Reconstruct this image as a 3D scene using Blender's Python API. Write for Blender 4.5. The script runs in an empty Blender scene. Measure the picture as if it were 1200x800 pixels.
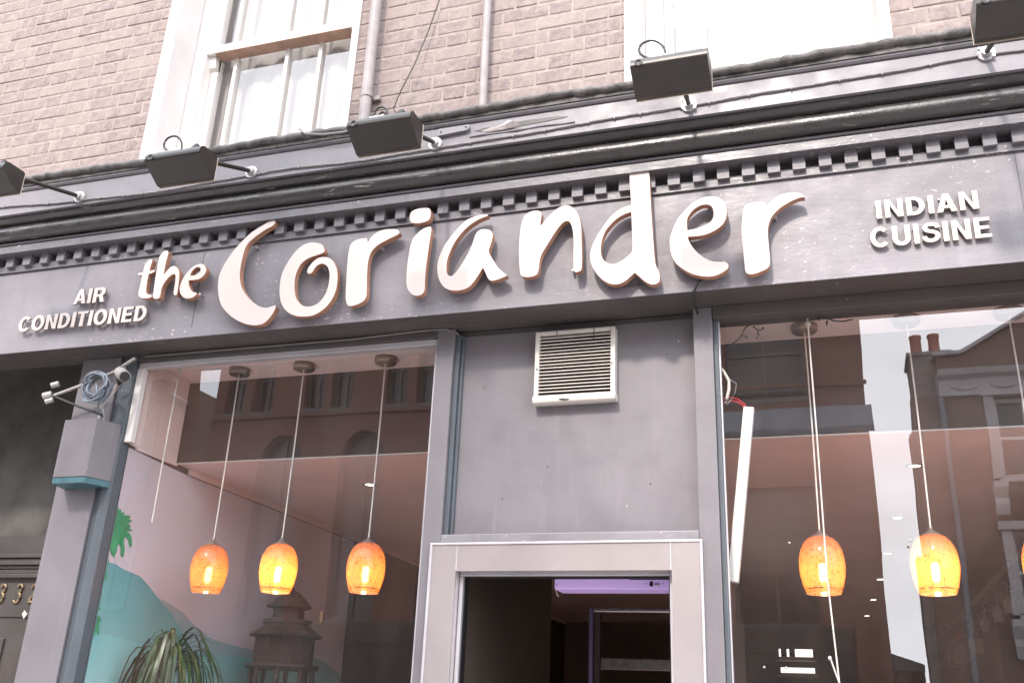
import bpy, bmesh, math, random
from mathutils import Vector, Matrix
random.seed(7)
S = bpy.context.scene
COL = S.collection
R = math.radians

# ------------------------------------------------------------------ camera
cd = bpy.data.cameras.new("camera"); cam = bpy.data.objects.new("camera", cd); COL.objects.link(cam)
cd.sensor_width = 36.0; cd.lens = 33.867; cd.clip_start = 0.05; cd.clip_end = 3000
CR, CU, CF = (Vector((0.95121081, 0.30576223, 0.04132138)), Vector((0.07552646, -0.36059523, 0.92965953)),
              Vector((-0.29915506, 0.88118133, 0.36609522)))
M = Matrix((CR, CU, -CF)).transposed().to_4x4(); M.translation = Vector((0, -3.45, 1.6))
cam.matrix_world = M
S.camera = cam

# ------------------------------------------------------------------ light
SUN_DIR = Vector((-0.09, -0.75, 0.66)).normalized()          # towards the sun, behind the viewer and high
EL = math.asin(SUN_DIR.z); AZ = math.atan2(SUN_DIR.x, SUN_DIR.y)
W = bpy.data.worlds.new("World"); S.world = W; W.use_nodes = True
nt = W.node_tree; nt.nodes.clear()
def wn(t, **k):
    n = nt.nodes.new(t)
    for a, b in k.items(): setattr(n, a, b)
    return n
sky = wn('ShaderNodeTexSky', sky_type='NISHITA', sun_disc=False, sun_elevation=EL, sun_rotation=AZ)
sky.air_density = 1.2; sky.dust_density = 2.0
tc = wn('ShaderNodeTexCoord'); mp = wn('ShaderNodeMapping'); mp.inputs['Scale'].default_value = (1.6, 1.6, 3.2)
nz = wn('ShaderNodeTexNoise'); nz.inputs['Scale'].default_value = 2.2; nz.inputs['Detail'].default_value = 6; nz.inputs['Roughness'].default_value = .55
cr = wn('ShaderNodeValToRGB'); cr.color_ramp.elements[0].position = .40; cr.color_ramp.elements[1].position = .62
cr.color_ramp.elements[0].color = (.45, .45, .45, 1); cr.color_ramp.elements[1].color = (.95, .95, .95, 1)
mx = wn('ShaderNodeMixRGB'); mx.inputs['Color2'].default_value = (18.9, 19.7, 21.2, 1)     # bright thin cloud
bg = wn('ShaderNodeBackground'); bg.inputs['Strength'].default_value = 0.092
wo = wn('ShaderNodeOutputWorld')
L = nt.links.new
L(tc.outputs['Generated'], mp.inputs[0]); L(mp.outputs[0], nz.inputs['Vector']); L(nz.outputs[0], cr.inputs[0])
L(cr.outputs[0], mx.inputs['Fac']); L(sky.outputs[0], mx.inputs['Color1']); L(mx.outputs[0], bg.inputs[0]); L(bg.outputs[0], wo.inputs[0])
sl = bpy.data.lights.new("sun", 'SUN'); sun = bpy.data.objects.new("sun", sl); COL.objects.link(sun)
sl.energy = 1.25; sl.angle = R(4.5); sl.color = (1, .90, .81)
sun.rotation_euler = SUN_DIR.to_track_quat('Z', 'Y').to_euler(); sun.location = (0, -8, 14)
S.view_settings.view_transform = 'Standard'; S.view_settings.look = 'None'
S.view_settings.exposure = 1.7; S.view_settings.gamma = 1.0
S.cycles.max_bounces = 8; S.cycles.transparent_max_bounces = 16; S.cycles.caustics_reflective = False; S.cycles.caustics_refractive = False
S.cycles.sample_clamp_indirect = 4.0

# ------------------------------------------------------------------ materials
def newmat(name):
    m = bpy.data.materials.new(name); m.use_nodes = True
    n = m.node_tree.nodes; b = n['Principled BSDF']
    return m, n, m.node_tree.links.new, b
def noise(n, l, scale, detail=4, rough=.55, vec=None, stretch=None):
    t = n.new('ShaderNodeTexCoord'); x = n.new('ShaderNodeTexNoise')
    x.inputs['Scale'].default_value = scale; x.inputs['Detail'].default_value = detail; x.inputs['Roughness'].default_value = rough
    src = t.outputs['Object']
    if stretch:
        mpn = n.new('ShaderNodeMapping'); mpn.inputs['Scale'].default_value = stretch; l(src, mpn.inputs[0]); src = mpn.outputs[0]
    l(src, x.inputs['Vector']); return x.outputs[0]
def ramp(n, l, src, p0, p1, c0=(0, 0, 0, 1), c1=(1, 1, 1, 1)):
    r = n.new('ShaderNodeValToRGB'); e = r.color_ramp.elements
    e[0].position, e[1].position, e[0].color, e[1].color = p0, p1, c0, c1
    l(src, r.inputs[0]); return r.outputs[0]
def mixc(n, l, fac, a, b):
    x = n.new('ShaderNodeMixRGB')
    if isinstance(fac, (int, float)): x.inputs[0].default_value = fac
    else: l(fac, x.inputs[0])
    for i, v in ((1, a), (2, b)):
        if isinstance(v, tuple): x.inputs[i].default_value = (*v[:3], 1)
        else: l(v, x.inputs[i])
    return x.outputs[0]
def bump(n, l, b, src, strength, dist=.004, prev=None):
    x = n.new('ShaderNodeBump'); x.inputs['Strength'].default_value = strength; x.inputs['Distance'].default_value = dist
    l(src, x.inputs['Height'])
    if prev: l(prev, x.inputs['Normal'])
    l(x.outputs[0], b.inputs['Normal']); return x.outputs[0]
def simple(name, col, rough=.5, metal=0., vary=.15, scale=8, bmp=.1, spec=.5):
    m, n, l, b = newmat(name)
    f = noise(n, l, scale, 5)
    d = tuple(c*(1-vary) for c in col); u = tuple(min(1, c*(1+vary)) for c in col)
    l(mixc(n, l, ramp(n, l, f, .3, .7), d, u), b.inputs['Base Color'])
    b.inputs['Roughness'].default_value = rough; b.inputs['Metallic'].default_value = metal; b.inputs['Specular IOR Level'].default_value = spec
    if bmp: bump(n, l, b, noise(n, l, scale*6, 3), bmp)
    return m
def paint(name, col, rough, chip=.0, bmp=.25, chipcol=(.55, .48, .46), dirt=.25, spec=.5, along=.6):
    """old brush painted timber: patchy tone, run marks, pale chips, brushed relief"""
    m, n, l, b = newmat(name)
    tone = noise(n, l, 2.3, 6, .6); run = noise(n, l, 3.0, 5, .6, stretch=(7, 7, .6))
    d = tuple(c*(1-dirt) for c in col); u = tuple(c*(1+dirt*.6) for c in col)
    c = mixc(n, l, ramp(n, l, tone, .3, .72), d, u)
    rr = ramp(n, l, run, .56, .74)
    sc = n.new('ShaderNodeMath'); sc.operation = 'MULTIPLY'; sc.inputs[1].default_value = .35; l(rr, sc.inputs[0])
    c = mixc(n, l, sc.outputs[0], c, tuple(x*1.35 for x in col))
    if chip:
        area = ramp(n, l, noise(n, l, 2.0, 3), .46, .62)
        speck = ramp(n, l, noise(n, l, 60, 4, .7, stretch=(along, 1, 1)), .70-chip*.1, .735-chip*.1)
        mm = n.new('ShaderNodeMath'); mm.operation = 'MULTIPLY'; l(area, mm.inputs[0]); l(speck, mm.inputs[1])
        c = mixc(n, l, mm.outputs[0], c, chipcol)
    l(c, b.inputs['Base Color'])
    l(ramp(n, l, noise(n, l, 9, 4), .3, .7, (rough*(.75 if along > .3 else .55),)*3+(1,), (rough*(1.3 if along > .3 else 2.4),)*3+(1,)), b.inputs['Roughness'])
    b.inputs['Specular IOR Level'].default_value = spec
    p = bump(n, l, b, noise(n, l, 26, 5, .6, stretch=(.35 if along > .3 else .12, 1, 1)), bmp, .004)
    bump(n, l, b, noise(n, l, 110, 3, .6), bmp*.6, .002, p)
    return m
GREY = (.207, .190, .205)
M_PAINT = paint('grey_paint', GREY, .46, .8, .34, spec=.5, dirt=.3)
M_PANEL = paint('grey_panel_paint', (.172, .157, .168), .40, .3, .14, dirt=.13)
M_CORN = paint('grey_cornice_gloss', (.135, .125, .137), .36, .8, .5, spec=.5)
M_CYMA = paint('dark_gloss_moulding', (.040, .035, .034), .2, .75, .9, spec=.6, along=.10)
M_BOARD = paint('grey_board_paint', (.197, .182, .196), .45, .45, .2)
M_BEAD = paint('blue_reflection_bead_paint', (.085, .098, .112), .35, .35, .15, dirt=.12)  # blue reflections on the angled faces, painted in as colour
M_SOFFIT = paint('shade_dark_soffit_paint', (.085, .073, .070), .5, .15, .2)  # shade under the fascia, painted into a darker soffit colour
M_DOOR = paint('dark_door_paint', (.072, .063, .059), .35, .15, .15)
M_LETTER = simple('cream_letter', (.59, .497, .452), .6, 0, .02, 3, .02)
M_EDGE = simple('copper_edge', (.37, .19, .125), .5, .1, .25, 20, .15)
M_SMALL = simple('cream_small_letter', (.56, .475, .43), .5, 0, .04, 10, .03)
M_SMALLEDGE = simple('dark_letter_edge', (.20, .15, .13), .6, 0, .2, 10, .05)
M_LAMP = simple('black_lamp_metal', (.024, .0185, .0155), .34, 0, .2, 10, .06)
M_GALV = simple('galvanised_metal', (.42, .40, .40), .45, .5, .25, 30, .15)
M_RUBBER = simple('black_cable', (.02, .018, .018), .5)
M_CABLEG = simple('grey_cable', (.22, .20, .20), .55)
M_WHITE = simple('white_gloss_timber', (.70, .655, .62), .3, 0, .05, 5, .1)
M_TAN = simple('bare_weathered_wood', (.42, .27, .20), .7, 0, .2, 12, .2)
M_RENDER = simple('white_render', (.62, .58, .56), .7, 0, .07, 4, .2)
M_PLAST = simple('white_vent_plastic', (.58, .53, .485), .45, 0, .08, 8, .03)
M_LED = simple('white_tube_plastic', (.82, .79, .76), .4, 0, .02)
M_STEEL = simple('brushed_steel', (.66, .60, .595), .2, .66, .1, 3, .02)
M_ALU = simple('aluminium_trim', (.55, .53, .55), .35, .4, .1, 6, .05)
M_RIMC = simple('cream_lamp_rim', (.42, .35, .27), .5)
M_LEAD = simple('lead_flashing', (.095, .086, .082), .6, .1, .65, 22, .9)
M_DAMAGE = simple('torn_pale_flashing', (.55, .49, .46), .6, 0, .3, 20, .6)
M_PIPE = simple('painted_pipe', (.29, .25, .245), .5, 0, .2, 12, .2)
M_CEIL = simple('pink_ceiling', (.88, .68, .65), .75, 0, .06, 2, .05)
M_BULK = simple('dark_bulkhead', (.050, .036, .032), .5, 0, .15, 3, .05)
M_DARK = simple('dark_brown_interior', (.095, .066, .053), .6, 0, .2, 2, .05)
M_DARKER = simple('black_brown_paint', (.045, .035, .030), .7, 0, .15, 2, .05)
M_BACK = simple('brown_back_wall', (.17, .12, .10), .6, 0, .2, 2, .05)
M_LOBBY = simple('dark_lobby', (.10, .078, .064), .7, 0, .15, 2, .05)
M_FLOOR = simple('pale_timber_floor', (.68, .54, .46), .4, 0, .2, 4, .05)
M_WOOD = simple('dark_carved_wood', (.045, .031, .027), .5, 0, .4, 30, .2)
M_SKYP = simple('mural_sky', (.70, .67, .76), .6, 0, .06, 1.2, 0)
M_MTN = simple('mural_mountain', (.11, .42, .46), .6, 0, .15, 3, 0)
M_MTN2 = simple('mural_far_mountain', (.30, .47, .55), .6, 0, .1, 3, 0)
M_SEA = simple('mural_sea', (.24, .66, .69), .6, 0, .15, 5, 0)
def faded(name, top, foot, z0, z1):
    m, n, l, b = newmat(name); g = n.new('ShaderNodeNewGeometry'); sp = n.new('ShaderNodeSeparateXYZ'); l(g.outputs['Position'], sp.inputs[0])
    mr = n.new('ShaderNodeMapRange'); mr.inputs[1].default_value = z0; mr.inputs[2].default_value = z1; l(sp.outputs[2], mr.inputs[0])
    nz_ = noise(n, l, 3.5, 5, .6); ad = n.new('ShaderNodeMath'); ad.operation = 'MULTIPLY_ADD'; ad.inputs[1].default_value = .7; ad.inputs[2].default_value = -.35; l(nz_, ad.inputs[0])
    su = n.new('ShaderNodeMath'); su.use_clamp = True; l(mr.outputs[0], su.inputs[0]); l(ad.outputs[0], su.inputs[1])
    l(mixc(n, l, su.outputs[0], foot, top), b.inputs['Base Color']); b.inputs['Roughness'].default_value = .6
    bump(n, l, b, noise(n, l, 40, 4, .6), .1); return m
M_MTN = faded('mural_mountain_paint', (.12, .40, .45), (.26, .60, .62), 1.75, 2.15)
M_MTN2 = faded('mural_far_mountain_paint', (.38, .48, .56), (.30, .56, .62), 1.8, 2.05)
M_SEA = faded('mural_sea_paint', (.22, .60, .64), (.42, .74, .74), 1.6, 1.9)
M_SKYP = faded('mural_sky_paint', (.70, .62, .68), (.72, .70, .80), 1.9, 2.6)
M_LEAFP = simple('mural_leaf', (.03, .34, .14), .6, 0, .3, 10, 0)
M_PLANT = simple('plant_leaf', (.019, .055, .010), .28, 0, .5, 9, .05)
M_POT = simple('terracotta_pot', (.30, .15, .10), .7, 0, .2, 8, .1)
M_CANOPY = simple('brushed_nickel', (.32, .27, .24), .35, .7, .1)
M_CORD = simple('pale_cord', (.75, .70, .66), .5)
M_RIM = simple('dark_shade_rim', (.04, .02, .015), .4)
M_LILAC = simple('violet_lit_plastic', (.75, .58, .92), .45, 0, .04, 3, 0)
_b = M_LILAC.node_tree.nodes['Principled BSDF']; _b.inputs['Emission Color'].default_value = (.62, .36, 1, 1); _b.inputs['Emission Strength'].default_value = .07   # violet light falling on the casing, put in as lilac colour and emission
M_VIOLET = simple('violet_lit_metal', (.26, .20, .40), .4, .3, .1)  # purple light on the inner door rail, painted as its colour
M_BLACK = simple('black_plastic', (.012, .011, .011), .4)
M_RED = simple('red_wire', (.6, .03, .04), .4)
M_TWIG = simple('dark_twig', (.05, .035, .03), .7)
M_SHELF = simple('white_shelf', (.75, .72, .68), .5)
M_BRASS = simple('worn_brass', (.27, .20, .125), .45, .6, .2, 20, .1)
M_BOXG = paint('grey_box_paint', (.145, .130, .140), .35, .25, .06, dirt=.1)
M_BOXT = simple('teal_box_strip', (.045, .115, .135), .4, 0, .25, 20, .1)
M_COIL = simple('blue_grey_coil', (.14, .16, .19), .5, 0, .2, 20, .1)
M_CAMW = simple('white_camera_metal', (.33, .305, .285), .4, .1, .15)
M_GLASSW = simple('bar_glass', (.27, .275, .29), .1, 0, .1)
M_ASPH = simple('asphalt', (.14, .134, .128), .85, 0, .25, 5, .4)
M_PAVE = simple('paving', (.38, .35, .33), .8, 0, .2, 3, .3)
M_PAVEJ = simple('paving_joint', (.09, .08, .075), .9)
M_SLATE = simple('slate_roof', (.10, .105, .12), .55, 0, .3, 6, .3)
M_STONE = simple('painted_stone', (.42, .39, .40), .65, 0, .15, 3, .2)
M_BAND = simple('slate_blue_band', (.15, .17, .20), .5, 0, .2, 3, .1)
M_POTS = simple('chimney_pot_clay', (.42, .17, .12), .7, 0, .2, 6, .1)
M_STACK = simple('weathered_stack', (.24, .21, .19), .8, 0, .3, 4, .4)
M_OPWIN = simple('dark_window_glass', (.015, .016, .018), .08)
M_DIRTYGLASS = simple('dark_teal_glass', (.088, .082, .074), .35, 0, .4, 6, .03)

def brickmat(name, dark, light, mortar, smear):
    m, n, l, b = newmat(name)
    oi = n.new('ShaderNodeObjectInfo')
    f = noise(n, l, 30, 5, .65)
    c = mixc(n, l, oi.outputs['Random'], dark, light)
    c = mixc(n, l, ramp(n, l, f, .35, .75), c, tuple(x*1.25 for x in light))
    g = n.new('ShaderNodeNewGeometry')
    wn_ = n.new('ShaderNodeTexNoise'); wn_.inputs['Scale'].default_value = 14; wn_.inputs['Detail'].default_value = 6; wn_.inputs['Roughness'].default_value = .7
    l(g.outputs['Position'], wn_.inputs['Vector'])
    c = mixc(n, l, ramp(n, l, wn_.outputs[0], smear, smear+.16), c, mortar)
    l(c, b.inputs['Base Color']); b.inputs['Roughness'].default_value = .9; b.inputs['Specular IOR Level'].default_value = .2
    bump(n, l, b, noise(n, l, 70, 4, .7), .5, .004)
    return m
MORT = (.345, .28, .255)
M_BRICK = brickmat('weathered_pink_brick', (.180, .147, .146), (.275, .222, .205), MORT, .49)
M_MORTAR = simple('pink_mortar', MORT, .95, 0, .2, 25, .6, .2)

def wallbrick(name, c1, c2, mort, scale=1.0):
    """brickwork of far walls, seen only as a reflection: joints in relief from the brick texture"""
    m, n, l, b = newmat(name)
    t = n.new('ShaderNodeTexCoord'); sp = n.new('ShaderNodeSeparateXYZ'); cb = n.new('ShaderNodeCombineXYZ')
    l(t.outputs['Object'], sp.inputs[0]); ad = n.new('ShaderNodeMath'); l(sp.outputs[0], ad.inputs[0]); l(sp.outputs[1], ad.inputs[1])
    l(ad.outputs[0], cb.inputs[0]); l(sp.outputs[2], cb.inputs[1])
    k = n.new('ShaderNodeTexBrick'); k.inputs['Scale'].default_value = 1
    k.inputs['Brick Width'].default_value = .225; k.inputs['Row Height'].default_value = .076; k.inputs['Mortar Size'].default_value = .008
    k.inputs['Color1'].default_value = (*c1, 1); k.inputs['Color2'].default_value = (*c2, 1); k.inputs['Mortar'].default_value = (*mort, 1)
    l(cb.outputs[0], k.inputs['Vector'])
    c = mixc(n, l, ramp(n, l, noise(n, l, .8, 5), .3, .7), k.outputs[0], tuple(x*.7 for x in c1))
    l(c, b.inputs['Base Color']); b.inputs['Roughness'].default_value = .9
    return m
M_OPBRICK = wallbrick('red_brown_brickwork', (.17, .072, .052), (.125, .055, .042), (.14, .105, .09))
M_OPBRICK2 = wallbrick('brown_brickwork', (.19, .11, .085), (.14, .085, .066), (.18, .15, .13))

def schlick(n, l, f0):
    g = n.new('ShaderNodeNewGeometry'); d = n.new('ShaderNodeVectorMath'); d.operation = 'DOT_PRODUCT'
    l(g.outputs['Normal'], d.inputs[0]); l(g.outputs['Incoming'], d.inputs[1])
    def mth(op, a, b=None):
        x = n.new('ShaderNodeMath'); x.operation = op
        for i, v in enumerate((a, b)):
            if v is None: continue
            if isinstance(v, (int, float)): x.inputs[i].default_value = v
            else: l(v, x.inputs[i])
        return x.outputs[0]
    c = mth('SUBTRACT', 1.0, mth('ABSOLUTE', d.outputs['Value'])); p = mth('POWER', c, 5.0)
    return mth('ADD', mth('MULTIPLY', p, 1-f0), f0)
def clear_mat():
    m = bpy.data.materials.new('clear_glass_body'); m.use_nodes = True; n = m.node_tree.nodes; n.clear()
    o = n.new('ShaderNodeOutputMaterial'); t = n.new('ShaderNodeBsdfTransparent'); t.inputs[0].default_value = (.98, .985, .98, 1)
    m.node_tree.links.new(t.outputs[0], o.inputs[0]); return m
M_CLEAR = clear_mat()
def glass(name, ior, wav):
    """one pane: clear transmission with the mirror reflection of its two faces"""
    m = bpy.data.materials.new(name); m.use_nodes = True; n = m.node_tree.nodes; l = m.node_tree.links.new; n.clear()
    o = n.new('ShaderNodeOutputMaterial'); mixs = n.new('ShaderNodeMixShader'); tr = n.new('ShaderNodeBsdfTransparent')
    gl = n.new('ShaderNodeBsdfGlossy'); F = schlick(n, l, ior)
    tr.inputs[0].default_value = (.98, .975, .975, 1); gl.inputs['Roughness'].default_value = 0.0; gl.inputs['Color'].default_value = (1, .97, .96, 1)
    bp = n.new('ShaderNodeBump'); bp.inputs['Strength'].default_value = wav; bp.inputs['Distance'].default_value = .01
    l(noise(n, l, 2.2, 1), bp.inputs['Height']); l(bp.outputs[0], gl.inputs['Normal'])
    l(F, mixs.inputs[0]); l(tr.outputs[0], mixs.inputs[1]); l(gl.outputs[0], mixs.inputs[2])
    # dust and wiping smears on the outside, also painted haze lifting the blacks
    df = n.new('ShaderNodeBsdfDiffuse'); df.inputs[0].default_value = (.74, .58, .52, 1); du = n.new('ShaderNodeMixShader')
    sm = noise(n, l, 2.6, 7, .65, stretch=(1.6, 1, .7)); l(ramp(n, l, sm, .36, .72, (.004,)*3+(1,), (.026,)*3+(1,)), du.inputs[0])
    l(mixs.outputs[0], du.inputs[1]); l(df.outputs[0], du.inputs[2]); l(du.outputs[0], o.inputs[0])
    return m
M_PANE = glass('shop_glass', .13, .06)
M_PANE2 = glass('sash_glass', .12, .25)

def curtain_mat():
    m = bpy.data.materials.new('white_net'); m.use_nodes = True; n = m.node_tree.nodes; l = m.node_tree.links.new; n.clear()
    o = n.new('ShaderNodeOutputMaterial'); a = n.new('ShaderNodeBsdfDiffuse'); t = n.new('ShaderNodeBsdfTranslucent'); x = n.new('ShaderNodeMixShader')
    a.inputs[0].default_value = (.46, .435, .42, 1); t.inputs[0].default_value = (.8, .78, .77, 1); x.inputs[0].default_value = .3
    l(a.outputs[0], x.inputs[1]); l(t.outputs[0], x.inputs[2]); l(x.outputs[0], o.inputs[0]); return m
M_NET = curtain_mat()

def shade_mat():
    """orange crackle glass: tinted see-through, scattering, dark flecks"""
    m = bpy.data.materials.new('orange_crackle_glass'); m.use_nodes = True; n = m.node_tree.nodes; l = m.node_tree.links.new; n.clear()
    o = n.new('ShaderNodeOutputMaterial')
    tr = n.new('ShaderNodeBsdfTransparent'); tl = n.new('ShaderNodeBsdfTranslucent'); df = n.new('ShaderNodeBsdfDiffuse'); gl = n.new('ShaderNodeBsdfGlossy')
    def wnoise(sc, d, r):
        x = n.new('ShaderNodeTexNoise'); g = n.new('ShaderNodeNewGeometry'); x.inputs['Scale'].default_value = sc; x.inputs['Detail'].default_value = d; x.inputs['Roughness'].default_value = r; l(g.outputs['Position'], x.inputs['Vector']); return x.outputs[0]
    fleck = ramp(n, l, wnoise(110, 4, .75), .375, .435)
    fine = wnoise(60, 3, .7)
    col = mixc(n, l, ramp(n, l, fine, .35, .68), (.50, .135, .02), (.56, .23, .05))
    col = mixc(n, l, fleck, (.26, .07, .025), col)
    l(col, tl.inputs[0]); l(mixc(n, l, fleck, (.2, .05, .02), (.78, .34, .20)), df.inputs[0])
    l(mixc(n, l, fleck, (.1, .03, .01), (.9, .50, .16)), tr.inputs[0])
    gl.inputs['Roughness'].default_value = .08
    a = n.new('ShaderNodeMixShader'); a.inputs[0].default_value = .22; l(tl.outputs[0], a.inputs[1]); l(tr.outputs[0], a.inputs[2])
    b2 = n.new('ShaderNodeMixShader'); b2.inputs[0].default_value = .36; l(a.outputs[0], b2.inputs[1]); l(df.outputs[0], b2.inputs[2])
    c = n.new('ShaderNodeMixShader'); l(schlick(n, l, .045), c.inputs[0]); l(b2.outputs[0], c.inputs[1]); l(gl.outputs[0], c.inputs[2])
    l(c.outputs[0], o.inputs[0]); return m
M_SHADE = shade_mat()
def emit(name, col, k):
    m = bpy.data.materials.new(name); m.use_nodes = True; n = m.node_tree.nodes; l = m.node_tree.links.new; n.clear()
    o = n.new('ShaderNodeOutputMaterial'); e = n.new('ShaderNodeEmission'); e.inputs[0].default_value = (*col, 1); e.inputs[1].default_value = k
    l(e.outputs[0], o.inputs[0]); return m
M_BULB = emit('lit_bulb', (1, .72, .36), 46)
M_SPOT = emit('lit_downlight', (1, .85, .68), 5)
M_STRIP = emit('lit_strip_light', (1, .93, .9), .5)

# ------------------------------------------------------------------ mesh helpers
class MB:
    def __init__(s): s.v = []; s.f = []; s.m = []; s.sm = []
    def add(s, v, f, mi=0, smooth=False):
        o = len(s.v); s.v += [tuple(p) for p in v]; s.f += [tuple(i+o for i in q) for q in f]; s.m += [mi]*len(f); s.sm += [smooth]*len(f); return s
    def box(s, x0, x1, y0, y1, z0, z1, mi=0):
        v = [(x, y, z) for z in (z0, z1) for y in (y0, y1) for x in (x0, x1)]
        return s.add(v, [(0, 2, 3, 1), (4, 5, 7, 6), (0, 1, 5, 4), (2, 6, 7, 3), (0, 4, 6, 2), (1, 3, 7, 5)], mi)
    def prism(s, poly, axis, a, b, mi=0, smooth=False):
        """closed polygon in the two other axes (order y,z / x,z / x,y) extruded along axis from a to b"""
        mk = {'x': lambda p, t: (t, p[0], p[1]), 'y': lambda p, t: (p[0], t, p[1]), 'z': lambda p, t: (p[0], p[1], t)}[axis]
        n = len(poly); v = [mk(p, a) for p in poly]+[mk(p, b) for p in poly]
        s.add(v, [(i, (i+1) % n, n+(i+1) % n, n+i) for i in range(n)], mi, smooth)
        o = len(s.v); s.v += [mk(p, a) for p in poly]+[mk(p, b) for p in poly]
        s.f += [tuple(o+i for i in range(n))[::-1], tuple(o+n+i for i in range(n))]; s.m += [mi]*2; s.sm += [False]*2
        return s
    def tube(s, pts, r, n=8, mi=0, cap=True):
        pts = [Vector(p) for p in pts]; rings = []
        up = Vector((0, 0, 1))
        for i, p in enumerate(pts):
            d = (pts[min(i+1, len(pts)-1)]-pts[max(i-1, 0)]).normalized()
            a = d.cross(up if abs(d.z) < .95 else Vector((1, 0, 0))).normalized(); b = d.cross(a)
            rr = r[i] if isinstance(r, (list, tuple)) else r
            rings.append([p+rr*(math.cos(2*math.pi*k/n)*a+math.sin(2*math.pi*k/n)*b) for k in range(n)])
        v = [q for g in rings for q in g]
        f = [(i*n+k, i*n+(k+1) % n, (i+1)*n+(k+1) % n, (i+1)*n+k) for i in range(len(pts)-1) for k in range(n)]
        s.add(v, f, mi, True)
        if cap: s.add(rings[0], [tuple(range(n))], mi); s.add(rings[-1], [tuple(range(n))[::-1]], mi)
        return s
    def lathe(s, prof, c, n=24, mi=0, smooth=True, cap=False, ph=0):
        v = [(c[0]+r*math.cos(2*math.pi*k/n+ph), c[1]+r*math.sin(2*math.pi*k/n+ph), c[2]+z) for r, z in prof for k in range(n)]
        f = [(i*n+k, i*n+(k+1) % n, (i+1)*n+(k+1) % n, (i+1)*n+k) for i in range(len(prof)-1) for k in range(n)]
        s.add(v, f, mi, smooth)
        if cap:
            m = len(prof)-1
            s.add(v[:n], [tuple(range(n))[::-1]], mi); s.add(v[m*n:], [tuple(range(n))], mi)
        return s
    def mesh(s, name, mats, origin=(0, 0, 0)):
        me = bpy.data.meshes.new(name); o = Vector(origin)
        me.from_pydata([Vector(p)-o for p in s.v], [], s.f)
        for m in mats: me.materials.append(m)
        me.polygons.foreach_set('material_index', s.m); me.polygons.foreach_set('use_smooth', s.sm)
        bm = bmesh.new(); bm.from_mesh(me)
        bmesh.ops.recalc_face_normals(bm, faces=bm.faces); bm.to_mesh(me); bm.free()
        me.update(); return me
def root_loc(o):
    l = Vector((0, 0, 0))
    while o: l += o.location; o = o.parent
    return l
def obj(name, mb, mats, parent=None, bevel=0, seg=2, origin=None):
    if not isinstance(mats, (list, tuple)): mats = [mats]
    if parent: org = root_loc(parent); loc = Vector((0, 0, 0))
    else: org = Vector(origin) if origin else Vector((0, 0, 0)); loc = org
    o = bpy.data.objects.new(name, mb.mesh(name, mats, org)); COL.objects.link(o); o.location = loc
    if parent: o.parent = parent
    if bevel:
        md = o.modifiers.new('bevel', 'BEVEL'); md.width = bevel; md.segments = seg; md.limit_method = 'ANGLE'; md.angle_limit = R(40)
    return o
def tag(o, label=None, cat=None, group=None, kind=None):
    for k, v in (('label', label), ('category', cat), ('group', group), ('kind', kind)):
        if v: o[k] = v
    return o
def thing(name, loc, label, cat, group=None):
    o = bpy.data.objects.new(name, None); COL.objects.link(o); o.location = loc; o.empty_display_size = .05
    return tag(o, label, cat, group)
def struct(name, mb, mats): return tag(obj(name, mb, mats), kind='structure')
def shared(name, me, parent, loc):
    o = bpy.data.objects.new(name, me); COL.objects.link(o); o.parent = parent; o.location = Vector(loc)-root_loc(parent); return o
def circ(cx, cz, r, n=24): return [(cx+r*math.cos(2*math.pi*k/n), cz+r*math.sin(2*math.pi*k/n)) for k in range(n)]
def arc_pts(c, r, a0, a1, n): return [(c[0]+r*math.cos(R(a0+(a1-a0)*i/n)), c[1]+r*math.sin(R(a0+(a1-a0)*i/n))) for i in range(n+1)]
def inframe(p, mx_=.02):
    d = Vector(p)-Vector((0, -3.45, 1.6)); w = d.dot(CF)
    if w <= 0: return False
    u = 600+1128.9*d.dot(CR)/w; v = 400-1128.9*d.dot(CU)/w
    return -1200*mx_ < u < 1200*(1+mx_) and -800*mx_ < v < 800*(1+mx_)

# ================================================================== STREET
mb = MB().add([(-400, -400, -.16), (400, -400, -.16), (400, 400, -.16), (-400, 400, -.16)], [(0, 1, 2, 3)]); struct('ground', mb, M_ASPH)
struct('road', MB().box(-60, 60, -11.9, -4.2, -.155, -.12), M_ASPH)
def pavement(y0, y1, name='pavement'):
    m = MB().box(-60, 60, y0, y1, -.15, -.012, 1)
    x = -9.0
    while x < 5:
        w = random.choice((.6, .75, .9)); nrow = max(1, int((y1-y0)/.62)); h = (y1-y0)/nrow
        for k in range(nrow): m.box(x+.004, x+w-.004, y0+k*h+.004, y0+(k+1)*h-.004, -.02, random.uniform(-.001, .002))
        x += w
    m.box(-60, -9, y0, y1, -.02, 0); m.box(x, 60, y0, y1, -.02, 0)
    struct(name, m, [M_PAVE, M_PAVEJ])
pavement(-4.0, 0.0); pavement(-14.9, -12.1)
struct('kerb', MB().box(-60, 60, -4.15, -4.004, -.15, -.004), M_STONE)
struct('kerb', MB().box(-60, 60, -12.096, -11.95, -.15, -.004), M_STONE)

# ================================================================== THE SHOP BUILDING
BLD = thing('restaurant_building', (-1.2, 0, 0), 'grey painted restaurant front with pink brick upper floor and long dentilled cornice', 'building')
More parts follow.
